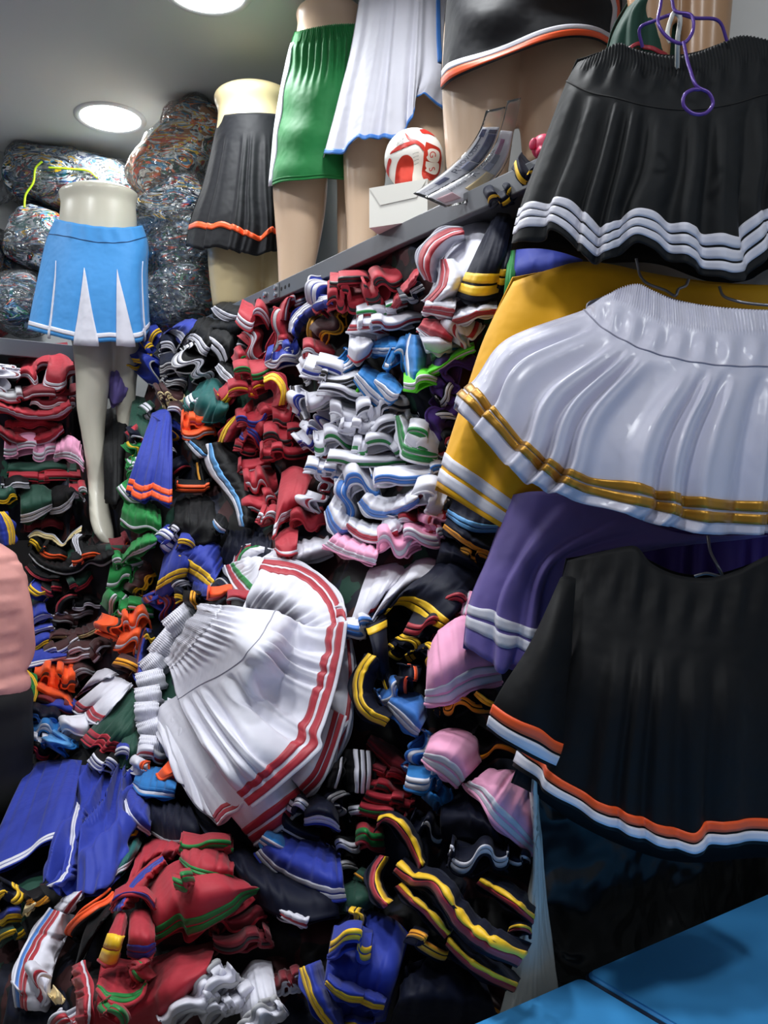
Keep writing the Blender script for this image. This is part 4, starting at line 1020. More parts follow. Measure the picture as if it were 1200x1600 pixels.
# ------------------------------------------------------------------ blue tables in front
M_table = plain('blue vinyl top', (72, 168, 240), 0.5, bscale=220, bstr=0.06); M_edge = plain('worn dark edge', (24, 46, 76), 0.6, bscale=60, bstr=0.4); M_leg = plain('table leg steel', (70, 74, 80), 0.4, 0.6)
def table(label, x0, x1, y0, y1, zt, side, r=0.014):
    t = thing('table', label, 'table', ((x0 + x1) / 2, (y0 + y1) / 2, 0))
    bm = bmesh.new(); pts = []
    for cx, cy, a0 in ((x1 - r, y1 - r, 0), (x0 + r, y1 - r, 90), (x0 + r, y0 + r, 180), (x1 - r, y0 + r, 270)):
        for k in range(7): a = math.radians(a0 + k * 15); pts.append((cx + r * math.cos(a), cy + r * math.sin(a)))
    vs = [bm.verts.new((a, b2, zt - 0.022)) for a, b2 in pts]; f = bm.faces.new(vs)
    e = bmesh.ops.extrude_face_region(bm, geom=[f]); bmesh.ops.translate(bm, verts=[v for v in e['geom'] if isinstance(v, bmesh.types.BMVert)], vec=(0, 0, 0.022))
    bmesh.ops.recalc_face_normals(bm, faces=bm.faces[:])
    top = [e2 for e2 in bm.edges if all(v.co.z > zt - 0.001 for v in e2.verts)]
    bmesh.ops.bevel(bm, geom=top, offset=0.004, segments=3, affect='EDGES')
    bm_obj('table_top', bm, M_table, t)
    ring_ = np.array([(a, b2, zt - 0.0035) for a, b2 in pts]) ; c = ring_.mean(0)
    V, F = tube_arrays(np.array([(a, b2, zt - 0.009) for a, b2 in pts]), 0.0045, 6, closed=True); mk('edge_band', V, F, M_edge if side else M_table, t)
    for a in (x0 + 0.05, x1 - 0.05):
        for b2 in (y0 + 0.05, y1 - 0.05):
            tube('leg', [(a, b2, 0), (a, b2, zt - 0.02)], 0.016, M_leg, t, n=4)
ZT = 0.9
table('blue-topped table left of the dark seam at bottom right', 0.20, 0.838, -0.35, 0.779, ZT, True)
table('blue-topped table right of the dark seam in the bottom right corner', 0.848, 1.36, -0.35, 0.783, ZT, True)

# white and black plastic bags hanging beside the lowest skirt
M_bagw = plain('translucent white plastic', (222, 224, 216), 0.3, bscale=12, bstr=0.5, bdist=0.01); M_bagk = plain('black bin-bag plastic', (16, 18, 19), 0.22, bscale=9, bstr=0.9, bdist=0.03)
def plain_sheet(name, label, cat, rows, vs, d, mat, wr, nu=60, nv=50, th=0.004, seed=5):
    rr = [(lambda q: P(q[:, 0], q[:, 1], d * FOC / (1113.2 - 0.562 * (q[:, 0] - 600)) - 0.02 * np.sin(np.linspace(0, math.pi, nu))))(spline(r, nu)) for r in rows]; w = wrinkle(seed, wr, 3, 3); w2 = wrinkle(seed + 1, wr * 0.5, 9, 7)
    s = Sheet(rr, vs, lambda U, V, g: normals(g) * (w(U, V) + w2(U, V))[..., None])
    t = thing(name, label, cat, rr[0].mean(0)); s.build('plastic_sheet', 0, 1, nv, mat, t, th=th); return t
plain_sheet('plastic_bag', 'narrow white plastic bag hanging left of the black bag above the table', 'bag',
   [[(776, 1600), (810, 1600), (875, 1590)], [(808, 1480), (835, 1482), (862, 1480)], [(826, 1380), (838, 1380), (850, 1380)], [(831, 1290), (836, 1290), (843, 1290)], [(829, 1212), (833, 1211), (838, 1212)]], [0, 0.3, 0.55, 0.8, 1], 0.83, M_bagw, 0.003)
plain_sheet('plastic_bag', 'black plastic bag hanging under the big black skirt', 'bag',
   [[(862, 1620), (950, 1625), (1080, 1620), (1300, 1600)], [(850, 1420), (950, 1425), (1080, 1420), (1300, 1410)], [(830, 1205), (920, 1200), (1080, 1200), (1300, 1190)]], [0, 0.5, 1], 0.87, M_bagk, 0.010, 90, 70)

# ------------------------------------------------------------------ the person at the left edge
PX, PD = -92, 2.0
person = thing('person', 'person in a pink blouse and black trousers cut off at the left edge', 'person', (*P(PX, 800, PD)[:2], 0))
def prow(y, xl, xr, dz=0.0): return (y, PX + xl, PX + xr, dz)
M_ps = plain('person skin', (196, 150, 122), 0.5, bscale=80, bstr=0.05)
zpx = lambda z: 800 - (z - 1.5) / PD * FOC
arm_r = [(zpx(1.38), PX + 88, PX + 118), (zpx(1.25), PX + 104, PX + 136), (zpx(1.13), PX + 92, PX + 124), (zpx(1.09), PX + 62, PX + 94, -0.06), (zpx(1.07), PX + 36, PX + 58, -0.26)]
arm_l = [(y, 2 * PX - r, 2 * PX - l, *e) for y, l, r, *e in arm_r]
def hand(cx, sgn):
    out = []; base = P(cx, zpx(1.06), PD - 0.27)
    out.append([ring(zpx(1.06) + 0, cx - 20, cx + 20, PD - 0.25, 0.5), ring(zpx(1.055), cx - 26, cx + 26, PD - 0.30, 0.6), ring(zpx(1.05), cx - 24, cx + 24, PD - 0.345, 0.5)])
    return out
bodyl = [loft_px([prow(zpx(1.62), -34, 34), prow(zpx(1.56), -44, 44), prow(zpx(1.50), -30, 30), prow(zpx(1.44), -36, 36), prow(zpx(1.38), -110, 110), prow(zpx(1.25), -100, 100), prow(zpx(1.10), -86, 86), prow(zpx(0.95), -112, 112), prow(zpx(0.82), -110, 110)], PD, 0.62),
         loft_px([prow(zpx(1.72), -22, 22), prow(zpx(1.70), -48, 48), prow(zpx(1.64), -58, 58), prow(zpx(1.56), -54, 54), prow(zpx(1.49), -34, 34), prow(zpx(1.475), -18, 18)], PD - 0.02, 1.15),
         loft_px(arm_r, PD, 0.95), loft_px(arm_l, PD, 0.95),
         loft_px([prow(zpx(0.92), 4, 112), prow(zpx(0.7), 10, 92), prow(zpx(0.48), 14, 72), prow(zpx(0.3), 16, 74), prow(zpx(0.1), 22, 56), prow(zpx(0.03), 18, 64, -0.03)], PD, 1.0),
         loft_px([prow(zpx(0.92), -112, -4), prow(zpx(0.7), -92, -10), prow(zpx(0.48), -72, -14), prow(zpx(0.3), -74, -16), prow(zpx(0.1), -56, -22), prow(zpx(0.03), -64, -18, -0.03)], PD, 1.0)]
def finger_rings(p0, p1, p2, r):
    c = spline([p0, p1, p2], 7); V, F = tube_arrays(c, np.linspace(r, r * 0.75, 7), 8); return V.reshape(7, 8, 3)
for sg in (1, -1):
    hx = PX + sg * 46; hb = P(hx, zpx(1.06), PD - 0.30)
    bodyl.append([hb + 0.035 * math.cos(a) * RGT * 1.0 + 0.014 * math.sin(a) * UPV - FWD * o for o in ()] or loft_px([(zpx(1.066), hx - 22, hx + 22, -0.24), (zpx(1.060), hx - 28, hx + 28, -0.29), (zpx(1.052), hx - 26, hx + 26, -0.335)], PD, 0.4, 6))
    for j, ln2 in enumerate((0.062, 0.072, 0.068, 0.052)):
        q = hb + RGT * (-0.030 + 0.020 * j) - FWD * 0.03
        bodyl.append(finger_rings(q, q - FWD * ln2 * 0.6 - UPV * 0.008, q - FWD * ln2 - UPV * 0.035, 0.0085))
    q = hb - RGT * sg * 0.034 + FWD * 0.02
    bodyl.append(finger_rings(q, q - RGT * sg * 0.022 - FWD * 0.03 - UPV * 0.004, q - RGT * sg * 0.028 - FWD * 0.058 - UPV * 0.014, 0.010))
fused('body', bodyl, M_ps, person, 0.006, 4)
M_blouse = plain('pink blouse cotton', (226, 160, 152), 0.75, bscale=26, bstr=0.25, bdist=0.006); M_trouser = plain('black trousers cloth', (14, 15, 18), 0.8, bscale=20, bstr=0.2)
def folded_rings(rings, amp, seed):
    rs = np.random.RandomState(seed); out = []
    for i, r in enumerate(rings):
        c = r.mean(0); ph = np.linspace(0, 2 * math.pi, len(r), endpoint=False)
        k = 1 + amp * np.sin(i * 1.1 + 1.5 * np.sin(ph + i * 0.2)) + amp * 0.6 * np.sin(i * 2.3 + 2 * ph)
        out.append(c + (r - c) * k[:, None])
    return out
sk_y = [(842, 72), (848, 88), (860, 106), (880, 120), (910, 131), (940, 135), (980, 132), (1020, 129), (1045, 131), (1064, 135), (1076, 136), (1084, 134)]
fused('blouse', [folded_rings(loft_px([(y, PX - w, PX + w) for y, w in [(832, 46)] + sk_y], PD, 0.62, 44), 0.016, 3),
   loft_px([(a, l - 7, r + 7, *e) for a, l, r, *e in arm_r[:4]] + [(zpx(1.066), PX + 58, PX + 90, -0.17)], PD, 1.0), loft_px([(a, l - 7, r + 7, *e) for a, l, r, *e in arm_l[:4]] + [(zpx(1.066), PX - 90, PX - 58, -0.17)], PD, 1.0)], M_blouse, person, 0.006, 3)
fused('trousers', [folded_rings(loft_px([prow(1030, -116, 116), prow(1062, -120, 120), prow(1076, -134, 134), prow(1120, -139, 139), prow(1200, -139, 139), prow(1260, -134, 134), prow(zpx(0.80), -126, 126)], PD, 0.66, 24), 0.004, 4),
   loft_px([prow(zpx(0.95), 2, 136), prow(zpx(0.7), 6, 116), prow(zpx(0.4), 8, 100), prow(zpx(0.09), 10, 90)], PD, 1.0), loft_px([prow(zpx(0.95), -136, -2), prow(zpx(0.7), -116, -6), prow(zpx(0.4), -100, -8), prow(zpx(0.09), -90, -10)], PD, 1.0)], M_trouser, person, 0.008, 4)
M_hair = plain('dark brown hair', (30, 22, 18), 0.5, bscale=200, bstr=0.5)
fused('hair', [loft_px([prow(zpx(1.755), -20, 20, -0.01), prow(zpx(1.735), -52, 52, -0.015), prow(zpx(1.68), -66, 66, 0.0), prow(zpx(1.65), -67, 67, 0.035), prow(zpx(1.55), -64, 64, 0.05), prow(zpx(1.46), -56, 56, 0.06), prow(zpx(1.42), -40, 40, 0.06)], PD, 1.0)], M_hair, person, 0.008, 3)
for sx in (-20, 20): ell('eye', PX + sx, zpx(1.60), 8, 4, 8, PD - 0.105, plain('eye white', (230, 228, 224), 0.3), person)
fused('nose', [ell_rings(PX, zpx(1.575), 9, 16, 16, PD - 0.12)], M_ps, person, 0.003, 2)
ell('mouth', PX, zpx(1.535), 17, 4, 6, PD - 0.105, plain('lips', (150, 70, 66), 0.5), person)
for sg in (1, -1):
    fused('shoe', [loft_px([prow(zpx(0.10), 16 * sg - (0 if sg > 0 else 46), 16 * sg + (46 if sg > 0 else 0)), prow(zpx(0.05), 12 * sg - (0 if sg > 0 else 56), 12 * sg + (56 if sg > 0 else 0), -0.05), prow(zpx(0.005), 10 * sg - (0 if sg > 0 else 60), 10 * sg + (60 if sg > 0 else 0), -0.07)], PD, 1.9)], plain('black shoe leather', (18, 18, 20), 0.4), person, 0.006, 3)

# ------------------------------------------------------------------ the heap: every skirt one by one
F, L = folds, panel
# --- stacks under the back shelf, left
F('folded deep under the back shelf edge', 'M::', 62, 560, 96, 10, 6, (5, -12, 0.10), 1.5, z=0.03)
L('lying on top of the left stack, wavy hem', 'R:WW:M', [(26, 596), (32, 589), (44, 590), (54, 606), (58, 600), (54, 586), (64, 575), (76, 576), (70, 592), (68, 606), (90, 611), (102, 604), (106, 590), (120, 582)],
  [(32, 566), (50, 556), (80, 550), (104, 556), (114, 566)], bul=0.05, z=-0.03, pl=4, plamp=0.006, sw=0.012, wr=0.006)
F('sagging just under the top red one of the left stack', 'M:W:M', 78, 622, 88, 12, 4, k=1.2, z=-0.01)
F('rolled up at the left edge beside the red stack', 'W:M:W', 8, 600, 60, 42, 80, (-4, -4, 0.12), 3.2, z=-0.04)
F('pressed flat under the rolled one at the left edge', 'H:W:R', 12, 628, 50, 12, 8, k=1.5, z=-0.02)
F('creased in the middle of the left stack', 'M:W:H', 82, 634, 70, 12, -4, k=2.5)
L('spread across the middle of the left stack', 'R:WW:R', [(-6, 640), (14, 646), (30, 652), (60, 655), (92, 652), (112, 638)], [(-4, 622), (30, 634), (70, 640), (108, 624)], bul=0.03, z=-0.02, sw=0.016)
F('thin layer below the broad white-striped one at left', 'R::R', 55, 668, 108, 9, 2, k=4, z=-0.01)
F('second thin layer of the left red layers', 'M::R', 58, 679, 104, 8, 0, k=4, z=-0.01)
L('bottom of the red layers in the left stack', 'R:W:M', [(-4, 676), (20, 692), (50, 696), (78, 692), (100, 672)], [(-2, 664), (40, 680), (96, 660)], bul=0.03, z=-0.03)
F('folded double under the red layers at left', 'P:WW:P', 48, 708, 84, 28, 2, (4, -18, 0.08), 1.6, z=-0.05)
L('hanging beside the ivory leg in the left stack', 'P:WW:P', [(84, 716), (104, 716), (120, 722), (131, 732)], [(88, 692), (108, 680), (124, 690), (130, 704)], bul=0.03, z=-0.05)
F('under the pink ones in the left stack', 'D:R:D', 66, 742, 110, 10, 0, k=2, z=-0.02)
F('under the pink ones, red edge towards the leg', 'R:D:R', 70, 752, 116, 8, 0, k=1.5, z=-0.02)
F('thin black layer at the left edge of the lower stack', 'K:WW:W', 24, 764, 44, 10, 2, k=1.5, z=-0.04)
L('flat with its hem down in the left stack', 'D:WW:W', [(33, 816), (48, 814), (64, 806), (82, 794)], [(32, 766), (50, 758), (66, 758), (80, 766)], bul=0.03, z=-0.06)
L('beside the dark green flat one, towards the ivory foot', 'K:WW:W', [(80, 802), (98, 800), (112, 786), (118, 772), (132, 784)], [(74, 766), (88, 760), (108, 760), (124, 764)], bul=0.03, z=-0.03, pl=2)
F('tucked beside the ivory ankle', 'R:WW:D', 124, 776, 26, 14, 10, k=1)
L('hanging at the left edge above the pink blouse', 'B:YY:Y', [(6, 800), (16, 812), (22, 830), (22, 850)], [(-16, 800), (-12, 830), (-4, 856)], bul=0.03, z=-0.06)
F('green and navy tangle at the left edge', 'D:Y:Y', 6, 780, 40, 16, 8, k=1.5, z=-0.03)
F('dark layer under the flat green one', 'M::M', 78, 826, 80, 10, 4, k=1.5)
L('with its wavy cream hem under the ivory foot', 'K:XX:W', [(44, 838), (56, 829), (72, 834), (84, 836), (90, 842), (98, 850), (112, 834), (128, 822)], [(48, 846), (70, 856), (92, 862), (124, 846)], bul=-0.01, z=-0.03, td=0.09)
L('standing on edge left of the ivory toes', 'K:WW:W', [(110, 886), (118, 876), (120, 862), (114, 842), (120, 834)], [(134, 884), (140, 866), (136, 846), (144, 836)], bul=0.02, z=-0.06)
F('below the cream-edged one at left', 'K:YY:', 56, 858, 30, 10, -28, k=1, z=-0.03)
F('orange-edged, left of the ivory toes', 'K:OO:', 82, 872, 44, 12, -26, k=1, z=-0.04)
F('orange-edged, below the ivory toes', 'K:OO:', 136, 876, 46, 12, 14, k=1, z=-0.05)
F('right of the ivory toes', 'M:O:O', 192, 862, 30, 22, 20, k=1.2, z=0.05)
L('with a long grey piped hem below the ivory toes', 'K:H:H', [(46, 866), (58, 880), (80, 892), (104, 897), (124, 892), (140, 880), (160, 884), (180, 872)], [(50, 856), (74, 872), (100, 880), (126, 878), (150, 866), (176, 856)], bul=0.03, z=-0.02, start=0.002, sw=0.008)
L('with a thin red hem right of the pink sleeve', 'K:R:R', [(40, 886), (50, 898), (68, 906), (92, 907)], [(48, 878), (60, 888), (78, 896), (96, 896)], bul=0.02, z=-0.02)
F('dark piece with short red tapes near the pink sleeve', 'K:RR:', 80, 928, 32, 14, -2, k=0.8, z=-0.03)
F('dark piece with red corner in the maroon pile', 'D:R:R', 132, 914, 44, 12, 28, k=1, z=-0.02)
L('with a red curved hem in the dark pile', 'K:R:', [(86, 956), (88, 944), (96, 934), (108, 928), (120, 928)], [(104, 960), (108, 950), (114, 944), (124, 942)], bul=0.02, z=-0.03)
F('thin black layer above the maroon cream one', 'K:W:W', 146, 948, 64, 9, 5, k=1.8, z=-0.02)
F('creased grey-white edge in the maroon pile', 'Z:WW:', 118, 966, 60, 10, 6, k=1.6, z=-0.01)
F('grey edge lower in the maroon pile', 'Z:H:', 100, 976, 40, 8, -14, k=1.2, z=-0.01)
L('with a long straight cream hem in the dark pile', 'Z:XX:X', [(74, 1010), (78, 998), (92, 996), (112, 998), (136, 994), (158, 982), (180, 962)], [(82, 984), (110, 984), (134, 978), (160, 960)], bul=0.03, z=-0.05)
F('below the long cream-hemmed one', 'Z:WW:', 100, 1018, 58, 12, 22, k=1, z=-0.03)
F('below the cream-hemmed one, right half', 'Z:WW:', 128, 1022, 60, 14, 20, k=1.4, z=-0.02)
F('at the right end of the maroon pile', 'Z:W:', 160, 1020, 40, 14, 40, k=1, z=0.0)
F('at the foot of the maroon pile', 'Z:WW:', 118, 1034, 80, 8, 4, k=1, z=-0.02)
F('right of the pink sleeve, topmost of the blue pile', 'B:YY:', 56, 930, 36, 18, -42, k=1, z=-0.04)
L('folded beside the pink sleeve', 'B:WW:W', [(44, 986), (56, 972), (70, 966), (84, 962)], [(46, 950), (56, 944), (70, 942), (70, 956)], bul=0.03, z=-0.05)
L('lower fold beside the pink sleeve', 'B:WW:W', [(38, 1002), (54, 990), (70, 984), (85, 982)], [(42, 978), (60, 976), (80, 972)], bul=0.02, z=-0.06)
F('creased in the blue pile beside the sleeve hem', 'B:Y:Y', 60, 1012, 46, 10, 12, k=1.2, z=-0.04)
L('with long white hem lines beside the pink hem', 'B:WW:', [(36, 1046), (60, 1040), (80, 1034), (104, 1028)], [(42, 1012), (62, 1008), (86, 1016), (104, 1018)], bul=0.02, z=-0.05, sw=0.010)
L('green and yellow, squeezed by the black trousers', 'G:Y:Y', [(40, 1046), (52, 1058), (58, 1074), (54, 1096)], [(36, 1060), (42, 1074), (44, 1100)], bul=0.02, z=-0.05)
F('crumpled in the orange bundle beside the trousers', 'O:Z:O', 84, 1070, 66, 34, -6, (4, -10, 0.10), 2.6, z=-0.06)
L('lower layer of the orange bundle', 'O:Z:O', [(56, 1080), (76, 1092), (98, 1098), (112, 1116)], [(60, 1062), (84, 1070), (106, 1080), (118, 1094)], bul=0.03, z=-0.05)
F('behind the orange bundle', 'O::O', 108, 1056, 34, 14, 14, k=1, z=-0.02)
F('ring-shaped, right of the orange bundle', 'Z:HH:', 130, 1060, 44, 22, 22, k=1, z=-0.04)
F('in shadow under the orange bundle', 'M:Z:', 78, 1106, 56, 12, -10, k=1.3, z=-0.02)
L('with navy patch, crumpled above the dark green one', 'W:NN:W', [(118, 1090), (128, 1082), (140, 1076), (156, 1062)], [(150, 1050), (166, 1044), (176, 1048), (186, 1054)], bul=0.03, z=-0.06, sw=0.010)
L('draped over the dark green one, left of the white stack', 'W:RR:W', [(112, 1106), (122, 1116), (134, 1114), (140, 1126), (154, 1132)], [(172, 1056), (186, 1058), (198, 1064), (208, 1070)], bul=0.035, z=-0.07, pl=2, sw=0.011)
F('sock-like white end below the red-striped white one', 'W::W', 120, 1144, 44, 24, 18, (10, -18, 0.06), 0.8, z=-0.08)
L('lying slantwise left of the white stack', 'D:RR:R', [(128, 1156), (140, 1166), (156, 1164), (160, 1176), (176, 1172), (184, 1186)], [(200, 1072), (214, 1078), (222, 1096), (228, 1120)], bul=0.04, z=-0.03, pl=4, plamp=0.007, sw=0.013)
L('second slanting one below the white stack', 'D::D', [(176, 1196), (192, 1200), (206, 1196)], [(206, 1118), (218, 1128), (226, 1146)], bul=0.03, z=-0.04, pl=2)
F('light blue tangle beside the trousers, topmost', 'N:b:b', 66, 1128, 54, 20, -10, k=2, z=-0.03)
F('light blue tangle beside the trousers, middle', 'C:WW:C', 76, 1148, 58, 24, -6, k=1.8, z=-0.05)
F('light blue tangle beside the trousers, right roll', 'S:C:C', 106, 1168, 30, 40, 60, k=1.6, z=-0.05)
F('light blue tangle beside the trousers, lowest', 'W:C:C', 62, 1164, 40, 14, -4, k=1.4, z=-0.06)
F('navy bit over the light blue tangle', 'B:M:', 84, 1112, 70, 12, -6, k=1.8, z=-0.02)
F('dark red bit under the light blue tangle', 'K:R:R', 58, 1178, 36, 14, -24, k=1, z=-0.05)
F('black striped roll between dark green and blue', 'K:WW:W', 164, 1200, 56, 18, -34, (8, -8, 0.08), 1.2, z=-0.06)
F('small blue piece under the white stack edge', 'B:WW:', 198, 1190, 40, 20, -8, (4, -14, 0.06), 1.0, z=-0.05)
# --- between the ivory legs and the red stacks
L('draped over the top of the shelf corner stack', 'B:WW:W', [(250, 528), (256, 521), (266, 520), (278, 526), (288, 541)], [(276, 506), (292, 499), (308, 500), (318, 512)], bul=0.04, z=-0.04, sw=0.013)
F('first of three yellow-edged rolls climbing the corner', 'B:YY:', 240, 536, 40, 16, 32, k=1, z=-0.01)
F('second of three yellow-edged rolls climbing the corner', 'B:YY:', 228, 558, 40, 18, 34, k=1, z=-0.02)
F('third and lowest yellow-edged roll in the corner', 'B:YY:', 210, 580, 36, 18, 34, k=1, z=-0.02)
F('crumpled right of the yellow-edged rolls', 'B::H', 244, 584, 40, 40, 50, k=1.5, z=-0.01)
F('grey-striped, first fold under the blue top', 'N:WW:W', 270, 552, 42, 26, -4, k=1.2, z=-0.03)
F('grey-striped, second fold under the blue top', 'N:HH:H', 276, 582, 50, 26, 6, k=1.5, z=-0.04)
F('grey-striped, third fold under the blue top', 'N:HH:H', 272, 604, 46, 16, -24, k=1.5, z=-0.03)
L('wavy black one on the corner stack', 'K:WW:H', [(276, 548), (282, 538), (296, 530), (306, 538), (314, 552), (322, 556)], [(300, 506), (318, 496), (340, 500), (350, 512)], bul=0.03, z=-0.05, sw=0.012)
F('serpentine black folds under the wavy one', 'K:WW:H', 298, 574, 66, 50, -58, (10, -10, 0.10), 2.2, z=-0.04)
L('diagonal, white stripes under the shelf end', 'K:WW:', [(316, 532), (326, 544), (338, 556), (346, 572)], [(338, 508), (354, 502), (370, 518), (376, 544)], bul=0.03, z=-0.05, sw=0.014, gap=0.007)
L('small wedge with white stripes beside the red rolls', 'K:WW:W', [(337, 574), (346, 588), (358, 598), (364, 604)], [(348, 558), (358, 560), (368, 570), (374, 584)], bul=0.02, z=-0.06, sw=0.014)
F('curled at the shelf end beside the red rolls', 'K:WW:', 372, 552, 34, 16, -10, k=0.8, z=-0.03)
L('hanging from the shelf rail end', 'K:WW:W', [(331, 482), (338, 492), (350, 500), (368, 502)], [(344, 472), (358, 472), (376, 478), (392, 482)], bul=0.025, z=-0.05, sw=0.016)
L('black, smooth, spread below the shelf rail end', 'K::', [(322, 520), (346, 528), (372, 530)], [(330, 498), (360, 488), (386, 490)], bul=0.04, z=-0.02)
L('bunched between black and orange skirts', 'T::T', [(288, 634), (300, 650), (326, 660), (354, 656)], [(312, 598), (330, 592), (346, 600), (356, 616)], bul=0.05, z=-0.05, pl=4, plamp=0.008, wr=0.008)
F('teal flap with white stripes', 'T:WW:T', 298, 636, 34, 16, -52, (12, -6, 0.05), 0.8, z=-0.08)
F('brown loops left of the teal one', 'Z:XX:X', 272, 628, 40, 36, 30, k=2.2, z=-0.03)
F('below the brown loops', 'Z:WW:', 282, 650, 44, 12, -10, k=1, z=-0.03)
L('hanging behind the blue orange-hemmed one', 'D::', [(200, 668), (210, 692), (226, 704)], [(208, 618), (226, 622), (240, 636)], bul=0.03, z=-0.01)
F('dark green flap with a white double stripe', 'D:WW:D', 226, 648, 32, 10, -58, (10, -4, 0.05), 0.6, z=-0.04)
F('red bit at the edge of the dark green one', 'R:D:', 204, 688, 30, 16, -50, k=1, z=-0.02)
L('hanging down in pleats from the corner stack', 'B:OO:', [(194, 768), (206, 772), (208, 778), (226, 783), (234, 776), (238, 778), (254, 786), (267, 788)], [(238, 646), (250, 640), (260, 640), (268, 650)], bul=0.04, z=-0.10, pl=5, plamp=0.009, sw=0.017, gap=0.006, td=0.02)
F('dark blue folds right of the hanging blue one', 'B:A:', 276, 676, 30, 40, 60, k=1.5, z=-0.02)
F('orange bundle above the blue-and-white band', 'O:R:O', 314, 668, 60, 24, 2, k=2.4, z=-0.04)
F('flat orange edge under the orange bundle', 'O:WO:O', 312, 682, 52, 10, 4, k=1, z=-0.05)
L('curving down beside the red rolls', 'K:WS:', [(322, 694), (319, 714), (328, 740), (346, 762), (364, 786), (374, 822)], [(352, 692), (372, 710), (388, 740), (398, 770), (400, 800), (394, 826)], bul=0.04, z=-0.07, sw=0.018, gap=0.003, start=0.001, td=0.03)
L('upper loop of the white and sky blue band', 'K:WS:', [(288, 690), (298, 704), (310, 716), (322, 716)], [(306, 682), (320, 684), (332, 694), (338, 706)], bul=0.02, z=-0.06, sw=0.014)
F('curled behind the hanging blue one', 'N:WW:', 268, 720, 26, 22, 28, k=0.9, z=-0.04)
F('dark fold with a red hem behind the hanging blue one', 'N:R:', 282, 742, 40, 18, 30, k=1.2, z=-0.02)
L('with a yellow hem edge inside the black band', 'K:A:', [(306, 724), (308, 742), (312, 756), (320, 766)], [(322, 716), (326, 740), (330, 762)], bul=0.02, z=-0.02)
F('with bright orange stripes under the black band', 'K:OO:', 300, 768, 54, 10, -4, (0, -8, 0.06), 0.8, z=-0.05)
L('black, hanging below the orange stripes', 'K::', [(270, 830), (300, 850), (344, 846)], [(276, 778), (302, 774), (334, 780)], bul=0.04, z=-0.02, wr=0.012)
L('tip of the white and sky blue band', 'K:SW:', [(332, 816), (334, 824), (342, 832), (350, 834)], [(340, 802), (350, 806), (358, 818)], bul=0.02, z=-0.08, sw=0.012)
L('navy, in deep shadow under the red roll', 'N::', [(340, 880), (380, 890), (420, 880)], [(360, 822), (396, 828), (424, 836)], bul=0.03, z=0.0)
L('hanging behind the blue orange-hemmed one, low', 'G:W:', [(188, 814), (206, 828), (232, 826), (254, 838)], [(196, 772), (220, 776), (250, 796)], bul=0.04, z=-0.02)
F('white-banded green edge under the orange hem', 'G:WW:', 202, 782, 56, 14, -48, k=0.8, z=-0.04)
F('green loop right of the ivory shin', 'G:Y:G', 202, 706, 30, 24, -60, k=1.5, z=-0.01)
F('small navy loop beside the hanging blue one', 'N:W:', 214, 690, 22, 18, 30, k=0.8, z=-0.03)
F('white-green loops along the ivory shin', 'W:G:G', 206, 738, 44, 18, -76, k=2, z=-0.01)
# --- heap between the leg and the white stack
L('lying on the green heap beside the navy ones', 'G:WW:', [(188, 884), (202, 872), (222, 864), (244, 850)], [(196, 862), (214, 842), (236, 832), (246, 838)], bul=0.035, z=-0.05, sw=0.011)
F('green heap, coiled at the top', 'G:WW:G', 204, 888, 50, 24, 14, k=1.2, z=-0.04)
F('green heap, crumpled in the middle', 'G:W:G', 200, 918, 66, 44, -6, (6, -8, 0.08), 2.4, z=-0.05)
F('green heap, white band at the left', 'G:WW:G', 186, 946, 40, 22, 46, k=0.9, z=-0.06)
F('green heap, lowest fold', 'G:W:G', 212, 958, 56, 18, -6, k=1.3, z=-0.05)
F('green heap, dark tip', 'D:H:G', 190, 968, 30, 18, -50, k=1, z=-0.03)
F('with broad white tape above the navy yellow one', 'B:WW:', 256, 850, 40, 22, -46, (6, -8, 0.06), 0.9, z=-0.04)
F('dark one with grey tape behind the navy yellow one', 'N:WW:', 272, 838, 34, 16, -40, k=1, z=-0.02)
L('left of two royal blue ones above the white stack', 'B:YY:', [(240, 940), (256, 932), (286, 916)], [(258, 864), (276, 846), (298, 840), (306, 850)], bul=0.04, z=-0.05, start=0.045, sw=0.013)
L('right of two royal blue ones above the white stack', 'B:YY:', [(268, 878), (286, 898), (306, 912), (326, 924)], [(302, 848), (322, 842), (344, 852), (352, 880)], bul=0.04, z=-0.05, start=0.022, sw=0.014)
F('yellow-edged fold joining the two royal blue ones', 'B:YY:', 290, 858, 30, 14, -16, k=0.8, z=-0.07)
L('royal blue, low between the yellow-striped ones', 'B::', [(298, 924), (316, 932), (336, 928)], [(306, 896), (326, 900), (342, 908)], bul=0.02, z=-0.03)
F('brown coil beside the green heap', 'Z:A:A', 230, 908, 56, 24, 66, k=2.2, z=-0.02)
F('grey-banded roll under the royal blue ones', 'N:WW:W', 292, 918, 34, 18, 40, k=1, z=-0.04)
F('blue and maroon twist above the white waistbands', 'B:MM:', 242, 952, 54, 40, -62, (4, -8, 0.08), 1.6, z=-0.04)
F('maroon twist beside the blue one', 'M:B:R', 258, 938, 40, 30, -70, k=1.4, z=-0.03)
L('narrow strip left of the white stack', 'B:M:', [(226, 980), (216, 1010), (212, 1044), (216, 1070)], [(240, 984), (232, 1012), (228, 1044), (228, 1066)], bul=0.02, z=-0.05)
F('orange-white tangle, framed black, below the green heap', 'O:K:O', 188, 986, 36, 40, 70, k=1.6, z=-0.05)
F('orange-white tangle, upper right', 'O:W:O', 214, 978, 42, 26, 10, k=1.6, z=-0.05)
F('orange-white tangle, lower', 'O:W:O', 202, 1014, 44, 36, -20, (4, -10, 0.08), 2, z=-0.05)
F('amber-banded end below the orange tangle', 'Z:AA:', 194, 1046, 40, 14, -36, (8, -8, 0.06), 0.7, z=-0.07)
F('small yellow loop above the white waistbands', 'N:Y:Y', 288, 940, 26, 20, 10, k=1, z=-0.05)
